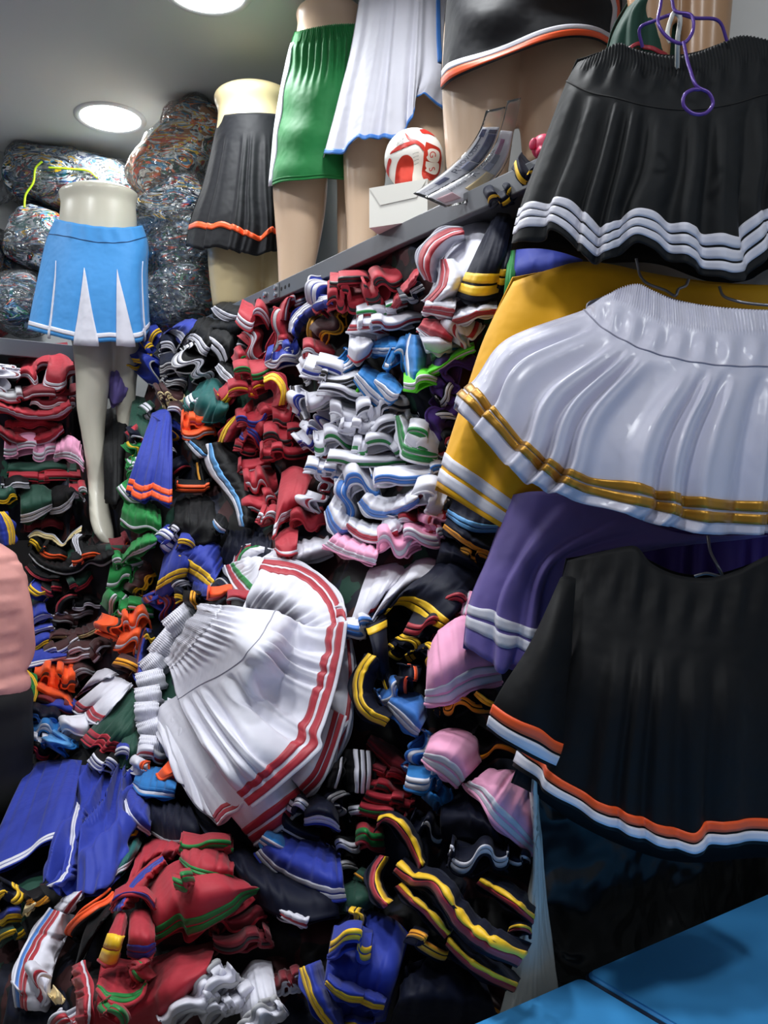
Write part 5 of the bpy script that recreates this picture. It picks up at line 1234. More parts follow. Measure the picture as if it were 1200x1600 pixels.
F('black yellow-striped stub above the white waistbands', 'K:AA:', 310, 938, 28, 16, 84, k=0.8, z=-0.05)
F('orange red stub above the white waistbands', 'O:R:', 344, 936, 40, 12, -2, k=1, z=-0.06)
L('dark blue arch beside the white red-green one', 'N::H', [(326, 930), (332, 912), (344, 904), (356, 914), (362, 930)], [(332, 934), (344, 926), (356, 934)], bul=0.02, z=-0.06)
F('yellow stub beside the white waistbands', 'K:YY:', 234, 1004, 18, 14, 10, k=0.7, z=-0.06)
L('with red and green hem lying above the white stack', 'W:RG:W', [(351, 884), (358, 902), (370, 922), (384, 936), (402, 940)], [(396, 866), (420, 866), (446, 876), (458, 900)], bul=0.03, z=-0.06, sw=0.014, gap=0.006)
L('second with red and green hem, behind the first', 'W:RG:W', [(364, 886), (368, 868), (376, 856), (394, 850)], [(392, 886), (404, 872), (420, 866), (440, 862)], bul=0.02, z=-0.03, sw=0.014, gap=0.005)
L('smooth white, spread below the hanging red one', 'W::', [(392, 896), (440, 888), (522, 866)], [(404, 866), (450, 852), (512, 836)], bul=0.03, z=-0.02)
F('red edge peeking above the white stack', 'R:W:', 380, 942, 50, 10, 4, k=1, z=-0.06)
# --- red stacks under the shelf
F('with green tapes on top of the red yellow stack', 'R:GG:R', 404, 588, 72, 24, 14, k=1.4, z=-0.04)
F('with a green tape, small, left of the red green one', 'R:G:R', 384, 572, 28, 26, 30, k=0.9, z=-0.05)
L('arching with bright yellow stripes in the red stack', 'R:YY:R', [(446, 632), (449, 610), (442, 592), (428, 582), (412, 588)], [(424, 636), (428, 618), (422, 608), (414, 610)], bul=0.03, z=-0.08, sw=0.016, td=0.03)
F('with a yellow tape left of the arching one', 'R:Y:R', 388, 616, 60, 20, 10, k=1.3, z=-0.06)
F('yellow tip at the far left of the red stack', 'R:YY:', 357, 624, 30, 18, 30, k=0.8, z=-0.05)
L('long, down the left side of the red stack', 'R:YY:', [(340, 692), (346, 674), (356, 660), (372, 646)], [(372, 690), (386, 664), (396, 640), (394, 622)], bul=0.04, z=-0.06, sw=0.012)
L('plain red body between yellow and blue stripes', 'R::R', [(370, 700), (384, 690), (400, 694)], [(386, 640), (410, 632), (430, 646)], bul=0.04, z=-0.04)
F('with blue tapes in the red stack, upper', 'R:BB:R', 402, 662, 62, 20, 10, k=1.3, z=-0.07)
F('with blue tapes in the red stack, lower', 'R:BB:R', 396, 688, 44, 20, -26, k=1.1, z=-0.07)
F('black-striped serpentine red, uppermost', 'R:K:R', 456, 660, 58, 34, 8, k=2, z=-0.04)
F('black-striped serpentine red, middle', 'R:KK:R', 452, 688, 80, 30, 4, k=1.9, z=-0.05)
F('black-striped red, broad lowest layer', 'R:K:R', 452, 712, 90, 18, 4, k=1.6, z=-0.06)
F('black-striped red, left lowest layer', 'R:K:R', 390, 706, 50, 14, -6, k=1, z=-0.05)
F('plain dark red fold right of the blue-taped ones', 'R::M', 440, 640, 60, 24, 40, k=2, z=-0.03)
F('with a white tape under the black-striped reds', 'R:W:R', 398, 736, 52, 12, 0, k=1, z=-0.04)
F('rolled up with white tape, upper turn', 'R:W:R', 410, 766, 52, 40, 10, k=2.2, z=-0.05)
F('rolled up with white tape, middle turn', 'R:W:R', 408, 796, 54, 26, 20, k=1.5, z=-0.06)
F('rolled up with white tape, lowest turn', 'R:WW:R', 420, 818, 40, 22, -20, k=1.6, z=-0.06)
L('hanging down in front of the red stacks', 'R:WW:R', [(427, 842), (434, 824), (446, 812), (464, 804)], [(440, 738), (458, 728), (478, 734), (488, 746)], bul=0.05, z=-0.10, sw=0.013, td=0.03, pl=2, plamp=0.006)
L('turned-under end of the hanging red one', 'R:W:R', [(430, 858), (438, 866), (452, 868), (464, 864)], [(430, 842), (442, 828), (458, 822), (466, 824)], bul=0.02, z=-0.07)
F('white-banded stub right of the hanging red one', 'R:WW:', 472, 796, 24, 22, 4, (2, -30, 0.05), 0.8, z=-0.08)
F('white-lined cup right of the hanging red one', 'W:R:W', 498, 788, 32, 34, 70, k=1, z=-0.06)
F('white-piped red folds right of the hanging one', 'R:W:W', 506, 738, 60, 30, 82, (6, -8, 0.08), 1.6, z=-0.06)
F('plain red below the white-banded stub', 'R::R', 482, 820, 56, 24, 4, (0, -20, 0.08), 1.4, z=-0.04)
# --- top row under the shelf
F('ring with white tape at the shelf end', 'R:WW:R', 394, 508, 52, 38, -14, (6, -8, 0.10), 0.9, z=-0.05)
F('second ring with white tape below the first', 'R:WW:R', 390, 544, 52, 34, -52, (8, -8, 0.10), 1.1, z=-0.06)
F('tall grey-lined folds right of the rings', 'R:H:R', 432, 516, 100, 34, 72, (4, -4, 0.12), 1.8, z=-0.05)
L('red with broad white hem under the rail joint', 'R:W:R', [(448, 500), (450, 480), (456, 464), (462, 468)], [(430, 500), (436, 480), (446, 464), (454, 460)], bul=0.02, z=-0.06)
F('red and white end right of the rail joint', 'R:WW:', 470, 474, 28, 14, 10, k=0.8, z=-0.03)
F('standing royal blue loop under the shelf rail', 'B:WW:W', 496, 454, 46, 48, 64, (8, -6, 0.10), 0.8, z=-0.06)
L('blue and white tongue hanging from the blue loop', 'B:WW:W', [(452, 518), (454, 502), (470, 482), (492, 468), (516, 462)], [(464, 530), (478, 504), (500, 488), (522, 480)], bul=0.02, z=-0.08, sw=0.010)
F('brown and gold deep folds under the blue tongue', 'Z:I:I', 492, 512, 92, 36, 78, (4, -2, 0.12), 2, z=-0.04)
F('brown and gold folds, right bunch', 'Z:I:A', 524, 510, 60, 26, 52, k=1.8, z=-0.03)
F('rose brown panel beside the gold folds', 'M::R', 508, 490, 44, 22, -50, k=1, z=-0.05)
F('blue white-striped roll under the tall red folds', 'B:WW:W', 440, 568, 50, 20, -8, k=0.9, z=-0.05)
F('small blue white loop above the blue roll', 'B:W:W', 458, 552, 26, 20, 20, k=1, z=-0.04)
F('small red white loop above the blue roll', 'R:W:W', 448, 540, 24, 16, 10, k=0.8, z=-0.03)
F('white-edged tongue over the gold folds', 'R:W:W', 500, 556, 54, 20, 2, (4, -6, 0.10), 0.8, z=-0.06)
F('big serpentine folds with grey tapes under the rail', 'R:K:R', 552, 478, 80, 46, 4, (4, -6, 0.12), 2.2, z=-0.06)
F('grey-striped roof of the big serpentine red', 'R:KK:R', 546, 446, 62, 14, 2, (2, -6, 0.08), 0.8, z=-0.07)
F('second serpentine red, loops to the right', 'R:KK:R', 612, 452, 86, 44, 24, (6, -8, 0.12), 1.8, z=-0.05)
L('red tail running up to the white loops', 'R::R', [(596, 498), (622, 474), (650, 440)], [(600, 478), (628, 446), (654, 416)], bul=0.02, z=-0.04)
F('dark navy stub under the red tail', 'N:HH:', 648, 466, 40, 18, 26, k=1, z=-0.02)
L('smooth white body spilling from the shelf', 'W::', [(664, 474), (700, 476), (736, 446)], [(716, 352), (742, 342), (772, 350)], bul=0.05, z=-0.03, pl=2)
L('looped with broad red stripes hanging from the shelf', 'W:RR:W', [(722, 356), (700, 356), (674, 370), (656, 392), (653, 414), (664, 436)], [(728, 374), (710, 382), (696, 396), (688, 412), (686, 430), (684, 444)], bul=0.035, z=-0.07, sw=0.017, gap=0.007, td=0.02)
L('second loop with red stripes below the first', 'W:RR:W', [(688, 406), (687, 428), (682, 448), (662, 470)], [(716, 404), (730, 420), (724, 448), (704, 474)], bul=0.03, z=-0.09, sw=0.013, gap=0.005)
L('white skirt end seen edge on with two red bands', 'W:RR:W', [(660, 488), (684, 492), (708, 496)], [(668, 462), (692, 456), (714, 462)], bul=0.03, z=-0.09, sw=0.014, gap=0.006)
L('white bulge with a red band above it', 'W::', [(664, 546), (686, 552), (706, 544)], [(654, 520), (680, 512), (706, 530)], bul=0.05, z=-0.08)
L('red-banded roof over the white bulge', 'R:WR:W', [(652, 514), (668, 528), (704, 540)], [(662, 498), (688, 500), (712, 516)], bul=0.03, z=-0.09, sw=0.004, start=0.012)
L('red-striped arm stretching right under the navy yellow one', 'W:RR:W', [(704, 508), (728, 504), (748, 494), (778, 492)], [(714, 484), (734, 476), (776, 470)], bul=0.02, z=-0.08, sw=0.013)
F('white funnel under the red-striped arm', 'W:R:W', 732, 522, 46, 44, 60, k=1, z=-0.06)
F('white folds with red and green hem, upper layer', 'W:RG:W', 606, 490, 96, 18, 12, k=1.2, z=-0.05)
F('white folds with red hem, middle layer', 'W:R:W', 620, 508, 120, 14, 4, k=2, z=-0.05)
F('white pouch left of the white folds', 'W::W', 594, 500, 48, 20, -6, k=0.9, z=-0.06)
F('red-striped shoulder left of the white folds', 'W:RR:W', 574, 522, 62, 24, -24, k=0.9, z=-0.06)
L('white lobe hanging over the bright blue ones', 'W::R', [(544, 556), (556, 566), (574, 556), (584, 540)], [(546, 522), (560, 518), (578, 526)], bul=0.04, z=-0.07)
L('draped from the shelf beside the white loops', 'N:YY:', [(712, 462), (734, 470), (756, 470), (776, 464)], [(768, 346), (780, 334), (792, 334), (800, 346)], bul=0.05, z=-0.08, sw=0.020, gap=0.006, start=0.014, td=0.02)
L('second navy one with yellow stripes behind the green strip', 'N:YY:', [(770, 446), (782, 452), (796, 446)], [(786, 372), (798, 366), (808, 372)], bul=0.03, z=-0.08, sw=0.018, gap=0.006, start=0.014)
F('navy knot with a yellow edge on the shelf edge', 'N:Y:', 816, 278, 44, 28, -30, (8, -4, 0.06), 0.9, z=-0.16)
F('navy bunch with yellow edges under the knot', 'N:Y:N', 790, 314, 50, 26, 30, (6, -6, 0.08), 1.3, z=-0.12)
L('royal blue, in shadow behind the top black hem', 'B::', [(800, 462), (850, 452), (910, 440)], [(808, 372), (850, 362), (910, 362)], bul=0.02, z=-0.12, pl=2)
L('bright green strip beside the royal blue', 'G::', [(786, 470), (796, 470), (802, 466)], [(796, 386), (802, 382), (808, 384)], bul=0.01, z=-0.13)
# --- middle stack
for i_, (x_, y_, w_, h_, a_, s_) in enumerate(((556, 622, 120, 14, -8, 'W:N:W'), (520, 628, 80, 18, 14, 'W::H'), (600, 628, 80, 16, -14, 'W::W'), (548, 690, 110, 12, 6, 'W::H'), (640, 690, 60, 20, 40, 'W:G:W'), (520, 742, 90, 14, -10, 'W:b:W'), (560, 668, 60, 18, 24, 'W:B:W'))):
    F('white piped stack, %s thin filler layer' % ('first', 'second', 'third', 'fourth', 'fifth', 'sixth', 'seventh')[i_], s_, x_, y_, w_, h_, a_, k=2.2, z=-0.045)
F('upright bright blue, white stripes, left of the white lobe', 'C:WW:C', 526, 572, 62, 28, 68, (6, -6, 0.08), 0.9, z=-0.06)
L('bright blue with two white bands behind the ring', 'C:WW:C', [(576, 552), (600, 556), (624, 552)], [(582, 530), (604, 524), (622, 528)], bul=0.02, z=-0.05, sw=0.013)
F('bright blue ring right of the white lobe', 'C:W:C', 622, 572, 42, 44, -20, k=1.3, z=-0.07)
L('bright blue fold standing beside the ring', 'C:W:C', [(640, 522), (633, 544), (634, 572), (640, 600)], [(658, 524), (664, 548), (664, 576), (656, 600)], bul=0.03, z=-0.06)
L('bright blue slope with broad white bands, upper', 'C:WW:C', [(552, 592), (566, 612), (588, 634), (606, 640)], [(570, 568), (588, 578), (606, 594), (620, 610)], bul=0.035, z=-0.07, sw=0.015, gap=0.006)
L('bright blue slope with broad white bands, lower', 'C:WW:C', [(582, 600), (594, 616), (610, 628), (620, 624)], [(592, 582), (610, 584), (622, 596), (630, 606)], bul=0.025, z=-0.10, sw=0.015, gap=0.005)
F('lime tip under the bright blue slope', 'E::E', 560, 606, 26, 24, -60, k=1, z=-0.05)
L('lime, running up towards the yellow skirt', 'E:W:E', [(666, 590), (690, 578), (714, 560), (742, 548)], [(668, 572), (692, 562), (716, 544), (740, 534)], bul=0.02, z=-0.06)
F('lime curl with white tape', 'E:WW:E', 658, 604, 54, 18, 4, k=0.9, z=-0.07)
F('grey-white ends under the white bulge', 'W:C:H', 700, 556, 50, 14, 6, k=1.2, z=-0.03)
F('deep folds under the lime curl', 'V::V', 672, 640, 110, 60, 58, (8, -6, 0.12), 2.2, z=-0.05)
F('folds climbing beside the yellow skirt', 'V::V', 716, 590, 84, 44, 44, (6, -6, 0.12), 1.8, z=-0.05)
F('white-taped black folds left of the yellow skirt, upper', 'K:WW:', 704, 622, 40, 20, 40, k=1, z=-0.05)
F('white-taped black folds left of the yellow skirt, lower', 'K:WW:', 702, 658, 44, 22, 28, k=1.1, z=-0.05)
F('red-edged black ring left of the yellow hem', 'K:R:W', 702, 702, 38, 24, 30, k=0.9, z=-0.05)
F('topmost of the white piped stack, blue tape', 'W:B:W', 526, 590, 110, 26, -16, k=1.3, z=-0.05)
F('black-taped layer on the white piped stack', 'W:KK:W', 548, 604, 100, 24, -10, k=1.6, z=-0.04)
F('white piped stack, grey cuff at the left', 'W:K:H', 494, 584, 44, 26, 30, k=1.3, z=-0.04)
L('black and white bars at the left of the white stack', 'W:KK:W', [(454, 604), (456, 622), (462, 642), (470, 656)], [(472, 602), (476, 622), (480, 640), (484, 654)], bul=0.015, z=-0.06, sw=0.010)
F('white piped stack, blue tips at the left', 'W:BB:W', 482, 636, 40, 34, 60, k=1.2, z=-0.05)
F('white piped stack, standing folds', 'W:B:W', 504, 652, 56, 60, 50, (6, -6, 0.10), 2.6, z=-0.05)
F('white piped stack, big pouch', 'W::W', 550, 656, 66, 40, 6, (2, -12, 0.10), 1.0, z=-0.07)
F('white piped stack, navy-lined waves', 'W:N:W', 606, 646, 96, 34, 12, k=1.8, z=-0.06)
F('white piped stack, thin layers', 'W::W', 590, 676, 120, 14, -4, k=2.8, z=-0.06)
F('white piped stack, lowest blue tip', 'W:BB:W', 490, 692, 36, 34, 44, k=1.2, z=-0.06)
F('white piped stack, thin layers at the right', 'W:N:W', 620, 668, 80, 18, 20, k=2.2, z=-0.05)
F('white with green hem, left waves', 'W:G:W', 534, 700, 84, 34, 6, (2, -14, 0.08), 1.4, z=-0.07)
F('white with green hem, middle waves', 'W:G:W', 590, 706, 80, 34, -4, k=1.5, z=-0.06)
L('white with green hem, standing leaf', 'W:GG:W', [(618, 650), (620, 672), (624, 696), (632, 716)], [(630, 648), (642, 664), (652, 690), (664, 712)], bul=0.02, z=-0.08, sw=0.014)
F('white with green hem, heart-shaped loop', 'W:GG:W', 656, 710, 56, 54, -8, (2, -10, 0.08), 1.15, z=-0.08, th=2.3)
F('white with green hem, flat bottom layer', 'W:G:W', 580, 726, 140, 12, -4, k=1.5, z=-0.06)
F('white with cornflower hem, left upright', 'W:bb:W', 530, 776, 80, 34, 78, (8, -4, 0.08), 1.3, z=-0.06)
F('white with cornflower hem, tall double loop', 'W:bb:W', 568, 768, 50, 60, 14, (2, -8, 0.08), 1.3, z=-0.07)
L('white with cornflower hem, broad swag', 'W:bb:W', [(560, 786), (574, 804), (598, 810), (628, 802), (656, 786)], [(578, 764), (598, 776), (624, 774), (652, 762)], bul=0.03, z=-0.09, sw=0.012)
F('white with cornflower hem, top layers', 'W:bb:W', 640, 752, 110, 22, 6, k=1.6, z=-0.06)
F('white with cornflower hem, round pouch at right', 'W::W', 664, 790, 54, 46, -20, (2, -12, 0.08), 0.95, z=-0.09)
L('white with cornflower hem, hanging left end', 'W:bb:W', [(508, 800), (514, 824), (528, 840), (544, 836)], [(524, 770), (536, 786), (546, 800), (556, 810)], bul=0.03, z=-0.06, sw=0.013)
L('white with two red bands above the pink one', 'W:RR:W', [(540, 824), (556, 838), (580, 847), (602, 844), (622, 838)], [(548, 804), (572, 816), (598, 818), (620, 812)], bul=0.03, z=-0.09, sw=0.013)
F('white tongue right of the red bands', 'W::W', 622, 826, 34, 26, 80, k=0.9, z=-0.09)
F('red and white end right of the tongue', 'R:W:W', 642, 816, 36, 18, 12, k=1, z=-0.06)
F('maroon loops with white piping under the yellow hem', 'M::W', 684, 792, 34, 44, 60, k=1.6, z=-0.04)
L('pink with white stripes at the foot of the white stack', 'P:WW:P', [(505, 852), (524, 862), (546, 870), (586, 881)], [(534, 824), (552, 836), (572, 846), (592, 852)], bul=0.035, z=-0.08, sw=0.011)
F('pink folds, middle', 'P:W:P', 624, 858, 66, 36, 6, (2, -10, 0.08), 1.3, z=-0.07)
F('pink folds, right', 'P:WW:P', 664, 848, 62, 30, 8, (2, -10, 0.08), 1.3, z=-0.05)
F('pink folds, upright beside the navy blue-striped', 'P:R:P', 682, 820, 50, 30, 70, k=1.8, z=-0.04)
L('with sky blue stripes under the yellow hem', 'N:SS:', [(697, 806), (716, 822), (736, 832), (776, 833)], [(708, 780), (724, 784), (744, 790), (784, 802)], bul=0.02, z=-0.06, sw=0.015)
L('with amber stripes under the blue-striped one', 'N:AA:', [(692, 826), (710, 840), (734, 856), (764, 870)], [(702, 804), (724, 818), (746, 834), (776, 846)], bul=0.03, z=-0.05, sw=0.012)
F('curled amber ends beside the lavender skirt', 'N:AA:', 740, 874, 48, 18, -16, k=1.2, z=-0.05)
L('smooth navy piece above the yellow-striped navy one', 'N::', [(680, 880), (712, 884), (752, 900)], [(690, 838), (716, 846), (752, 872)], bul=0.03, z=-0.03)
# --- right of the white stack
L('white, left of two spread behind the yellow-striped navy', 'W:bR:', [(538, 1006), (552, 990), (574, 968), (590, 944)], [(576, 890), (600, 882), (622, 880), (640, 884)], bul=0.04, z=-0.02, pl=3, start=0.001)
L('white, right of two spread behind the yellow-striped navy', 'W:b:', [(562, 1000), (586, 968), (606, 946), (630, 930)], [(620, 896), (642, 880), (668, 872), (692, 878)], bul=0.04, z=-0.03, pl=2)
F('white and blue banded end beside the red stripes', 'W:bb:W', 562, 988, 46, 22, 10, (6, -14, 0.06), 0.9, z=-0.05)
L('large navy with yellow stripes right of the white stack', 'N:YY:', [(596, 966), (606, 950), (624, 946), (646, 958), (668, 976), (688, 984)], [(648, 906), (684, 882), (726, 872), (756, 892), (752, 920)], bul=0.05, z=-0.05, sw=0.015, start=0.004, wr=0.006)
L('inside of the large navy hem', 'N::', [(606, 1004), (640, 1010), (680, 1004)], [(604, 962), (640, 964), (682, 984)], bul=-0.02, z=0.02)
L('dark hanging fold under the yellow stripes', 'N:Y:', [(580, 962), (572, 978), (588, 972), (604, 964)], [(588, 1060), (598, 1064), (608, 1060)], bul=0.03, z=-0.06, td=0.02)
L('crescent with yellow stripes beside the white stack', 'N:YY:', [(574, 1020), (556, 1046), (549, 1076), (556, 1106), (574, 1124), (600, 1136)], [(602, 1036), (586, 1060), (582, 1082), (590, 1096), (604, 1104), (618, 1110)], bul=0.03, z=-0.08, sw=0.013, gap=0.005, td=0.02)
L('dark centre of the crescent', 'N:Y:', [(590, 1040), (598, 1070), (610, 1100)], [(606, 1030), (622, 1060), (634, 1086)], bul=0.02, z=-0.03)
F('yellow-striped fold right of the crescent', 'N:YY:', 632, 1014, 44, 30, -60, k=1, z=-0.05)
F('short yellow stripe inside the navy folds', 'N:Y:', 612, 1022, 30, 16, -50, k=0.8, z=-0.03)
F('red-banded navy curl left of the pink one, lower', 'N:RR:', 656, 990, 48, 40, -24, (8, -4, 0.08), 0.9, z=-0.06)
F('red-banded navy curl left of the pink one, upper', 'N:RR:', 702, 952, 50, 34, -30, (8, -6, 0.08), 0.9, z=-0.05)
F('yellow-striped end under the red-banded curl', 'N:YY:', 664, 1028, 40, 22, -62, k=0.9, z=-0.06)
F('orange-lined navy loop left of the pink one', 'N:O:', 646, 1062, 46, 24, 82, k=0.9, z=-0.07)
F('white-taped upper fold left of the pink skirt', 'b:WW:b', 618, 1092, 42, 26, 30, k=1, z=-0.06)
L('with upright white tapes below the crescent', 'b:WW:b', [(604, 1104), (622, 1128), (644, 1148), (652, 1150)], [(616, 1078), (640, 1078), (662, 1090), (668, 1120)], bul=0.03, z=-0.06, sw=0.011)
F('crumpled low under the crescent', 'b:W:b', 648, 1172, 70, 34, 66, (6, -8, 0.08), 1.8, z=-0.05)
L('large pink with white stripes beside the lavender skirt', 'P:WW:P', [(664, 1100), (684, 1101), (704, 1098), (718, 1088), (736, 1078), (760, 1072), (784, 1066)], [(668, 1016), (684, 988), (712, 966), (742, 956), (764, 968)], bul=0.05, z=-0.09, sw=0.013, gap=0.006, td=0.02, wr=0.006)
L('pink strip with a white tape above the large pink one', 'P:W:P', [(722, 960), (726, 940), (730, 922)], [(744, 962), (746, 944), (748, 928)], bul=0.015, z=-0.07)
F('amber-striped dark folds under the large pink one', 'K:AA:', 722, 1112, 86, 28, 4, (2, -8, 0.08), 2, z=-0.05)
L('yellow-striped end beside the orange-banded black pleat', 'K:YY:', [(740, 1086), (752, 1098), (772, 1108)], [(756, 1070), (768, 1074), (782, 1084)], bul=0.02, z=-0.08, sw=0.012)
L('second pink with white stripes, below the amber folds', 'P:WW:P', [(660, 1188), (674, 1200), (692, 1212), (714, 1230)], [(672, 1152), (690, 1140), (716, 1138), (744, 1152), (752, 1190)], bul=0.05, z=-0.08, sw=0.013, gap=0.007, td=0.02)
L('third pink with white stripes, above the white bag', 'P:WW:P', [(724, 1226), (748, 1246), (770, 1282), (796, 1306), (832, 1336)], [(762, 1206), (788, 1202), (812, 1206), (830, 1222), (836, 1262)], bul=0.05, z=-0.08, sw=0.013, gap=0.007, td=0.02)
F('black ring with amber lining above the third pink one', 'K:A:', 764, 1176, 76, 44, -20, (6, -6, 0.08), 1, z=-0.05)
F('bright blue ring left of the third pink one', 'C:WW:C', 660, 1228, 54, 40, -8, (6, -6, 0.08), 0.95, z=-0.07)
F('bright blue tip under the second pink one', 'C::C', 692, 1250, 40, 26, 50, k=1.2, z=-0.04)
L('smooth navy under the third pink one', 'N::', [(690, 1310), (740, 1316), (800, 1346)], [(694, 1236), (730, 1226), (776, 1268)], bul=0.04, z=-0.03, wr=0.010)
F('white-taped loops in the navy heap, upper', 'N:W:N', 664, 1304, 56, 36, -20, (6, -6, 0.10), 1.5, z=-0.06)
F('white-taped loops in the navy heap, lower', 'N:WW:N', 746, 1352, 92, 44, -6, (4, -10, 0.10), 1.7, z=-0.08)
F('white-taped end above the white bag', 'N:W:', 806, 1346, 44, 18, -10, k=0.9, z=-0.06)
L('red and yellow bands, arching at the left', 'N:RY:', [(587, 1296), (596, 1284), (612, 1290), (630, 1312), (646, 1344), (654, 1362)], [(596, 1268), (618, 1268), (640, 1284), (658, 1314), (666, 1342)], bul=0.03, z=-0.08, sw=0.0185, gap=0.004, start=0.011, td=0.02, wr=0.0015)
L('red and yellow bands, crescent', 'N:RY:', [(592, 1336), (578, 1356), (574, 1380), (582, 1402), (598, 1420)], [(610, 1340), (600, 1360), (598, 1378), (604, 1394), (616, 1406)], bul=0.02, z=-0.08, sw=0.0185, gap=0.003, start=0.011, td=0.02, wr=0.0015)
L('red and yellow bands, long slope to the white bag', 'N:RY:', [(614, 1362), (640, 1384), (668, 1388), (688, 1414), (712, 1452), (752, 1484), (808, 1512)], [(634, 1340), (660, 1354), (688, 1358), (712, 1384), (736, 1420), (776, 1452), (830, 1474)], bul=0.03, z=-0.10, sw=0.0185, gap=0.004, start=0.011, td=0.02, wr=0.0015)
L('red and yellow bands, second slope below', 'N:RY:', [(616, 1386), (636, 1408), (660, 1428), (694, 1468)], [(638, 1376), (658, 1396), (682, 1416), (710, 1448)], bul=0.02, z=-0.07, sw=0.0185, gap=0.003, start=0.011, wr=0.0015)
L('red and yellow bands, lowest slope', 'N:RY:', [(696, 1478), (722, 1506), (756, 1530), (802, 1552)], [(708, 1454), (740, 1482), (774, 1502), (818, 1522)], bul=0.025, z=-0.07, sw=0.0185, gap=0.004, start=0.011, wr=0.0015)
L('red and yellow bands, right end beside the white bag', 'N:RY:', [(744, 1382), (774, 1402), (800, 1420), (832, 1446)], [(760, 1362), (790, 1374), (816, 1390), (838, 1412)], bul=0.025, z=-0.06, sw=0.0185, gap=0.004, start=0.011, wr=0.0015)
F('red and yellow end low beside the white bag', 'N:RY:', 812, 1462, 36, 16, -6, k=0.8, z=-0.04)
F('amber-striped fan under the red and yellow slopes', 'N:AA:', 664, 1484, 70, 18, -30, (12, -10, 0.06), 0.8, z=-0.06)
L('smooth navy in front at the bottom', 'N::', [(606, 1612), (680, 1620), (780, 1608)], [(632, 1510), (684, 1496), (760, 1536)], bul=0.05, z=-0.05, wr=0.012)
F('amber edge low beside the table', 'Z:A:', 740, 1560, 90, 18, -38, k=1, z=-0.01)
# --- white stack
ST = dict(z=-0.05, td=0.02)
L('stack of whites, layer showing at the far right', 'W:R:W', [(548, 1000), (552, 1060), (546, 1130), (524, 1190), (508, 1214)], [(500, 1000), (494, 1060), (480, 1110), (460, 1150)], bul=0.03, z=-0.03, td=0.03)
L('stack of whites, lowest layer with its red corner', 'W:RR:W', [(478, 1256), (444, 1290), (398, 1320)], [(420, 1150), (360, 1170), (316, 1220)], bul=0.04, z=-0.06, td=0.03, sw=0.014, gap=0.006)
L('stack of whites, corner standing out at right', 'W:RR:W', [(540, 1120), (524, 1170), (502, 1222), (480, 1244)], [(480, 1090), (470, 1140), (450, 1180), (436, 1200)], bul=0.03, z=-0.07, td=0.03, sw=0.012)
L('stack of whites, lower left layer', 'W:RR:W', [(432, 1222), (400, 1244), (366, 1266), (338, 1288)], [(300, 1070), (272, 1090), (250, 1104), (246, 1130)], bul=0.05, z=-0.10, td=0.03, pl=4, plamp=0.007, sw=0.014, gap=0.006, nv=26)
L('stack of whites, side spilling down to the left', 'W::', [(340, 1286), (312, 1262), (284, 1226), (262, 1180)], [(286, 1110), (264, 1110), (246, 1120), (240, 1140)], bul=0.05, z=-0.07, td=0.03, pl=3)
L('stack of whites, upper layer with curved red hem', 'W:RR:W', [(414, 872), (440, 874), (474, 884), (506, 904), (530, 936), (540, 992)], [(376, 956), (398, 952), (424, 962), (448, 980), (462, 1010)], bul=0.06, z=-0.07, td=0.02, wr=0.012, sw=0.013, gap=0.006, nv=26)
L('stack of whites, folded-over edge at upper right', 'W:R:W', [(500, 960), (516, 952), (536, 948), (540, 962)], [(504, 1010), (518, 1060), (524, 1040), (540, 1010)], bul=0.02, z=-0.09, td=0.01)
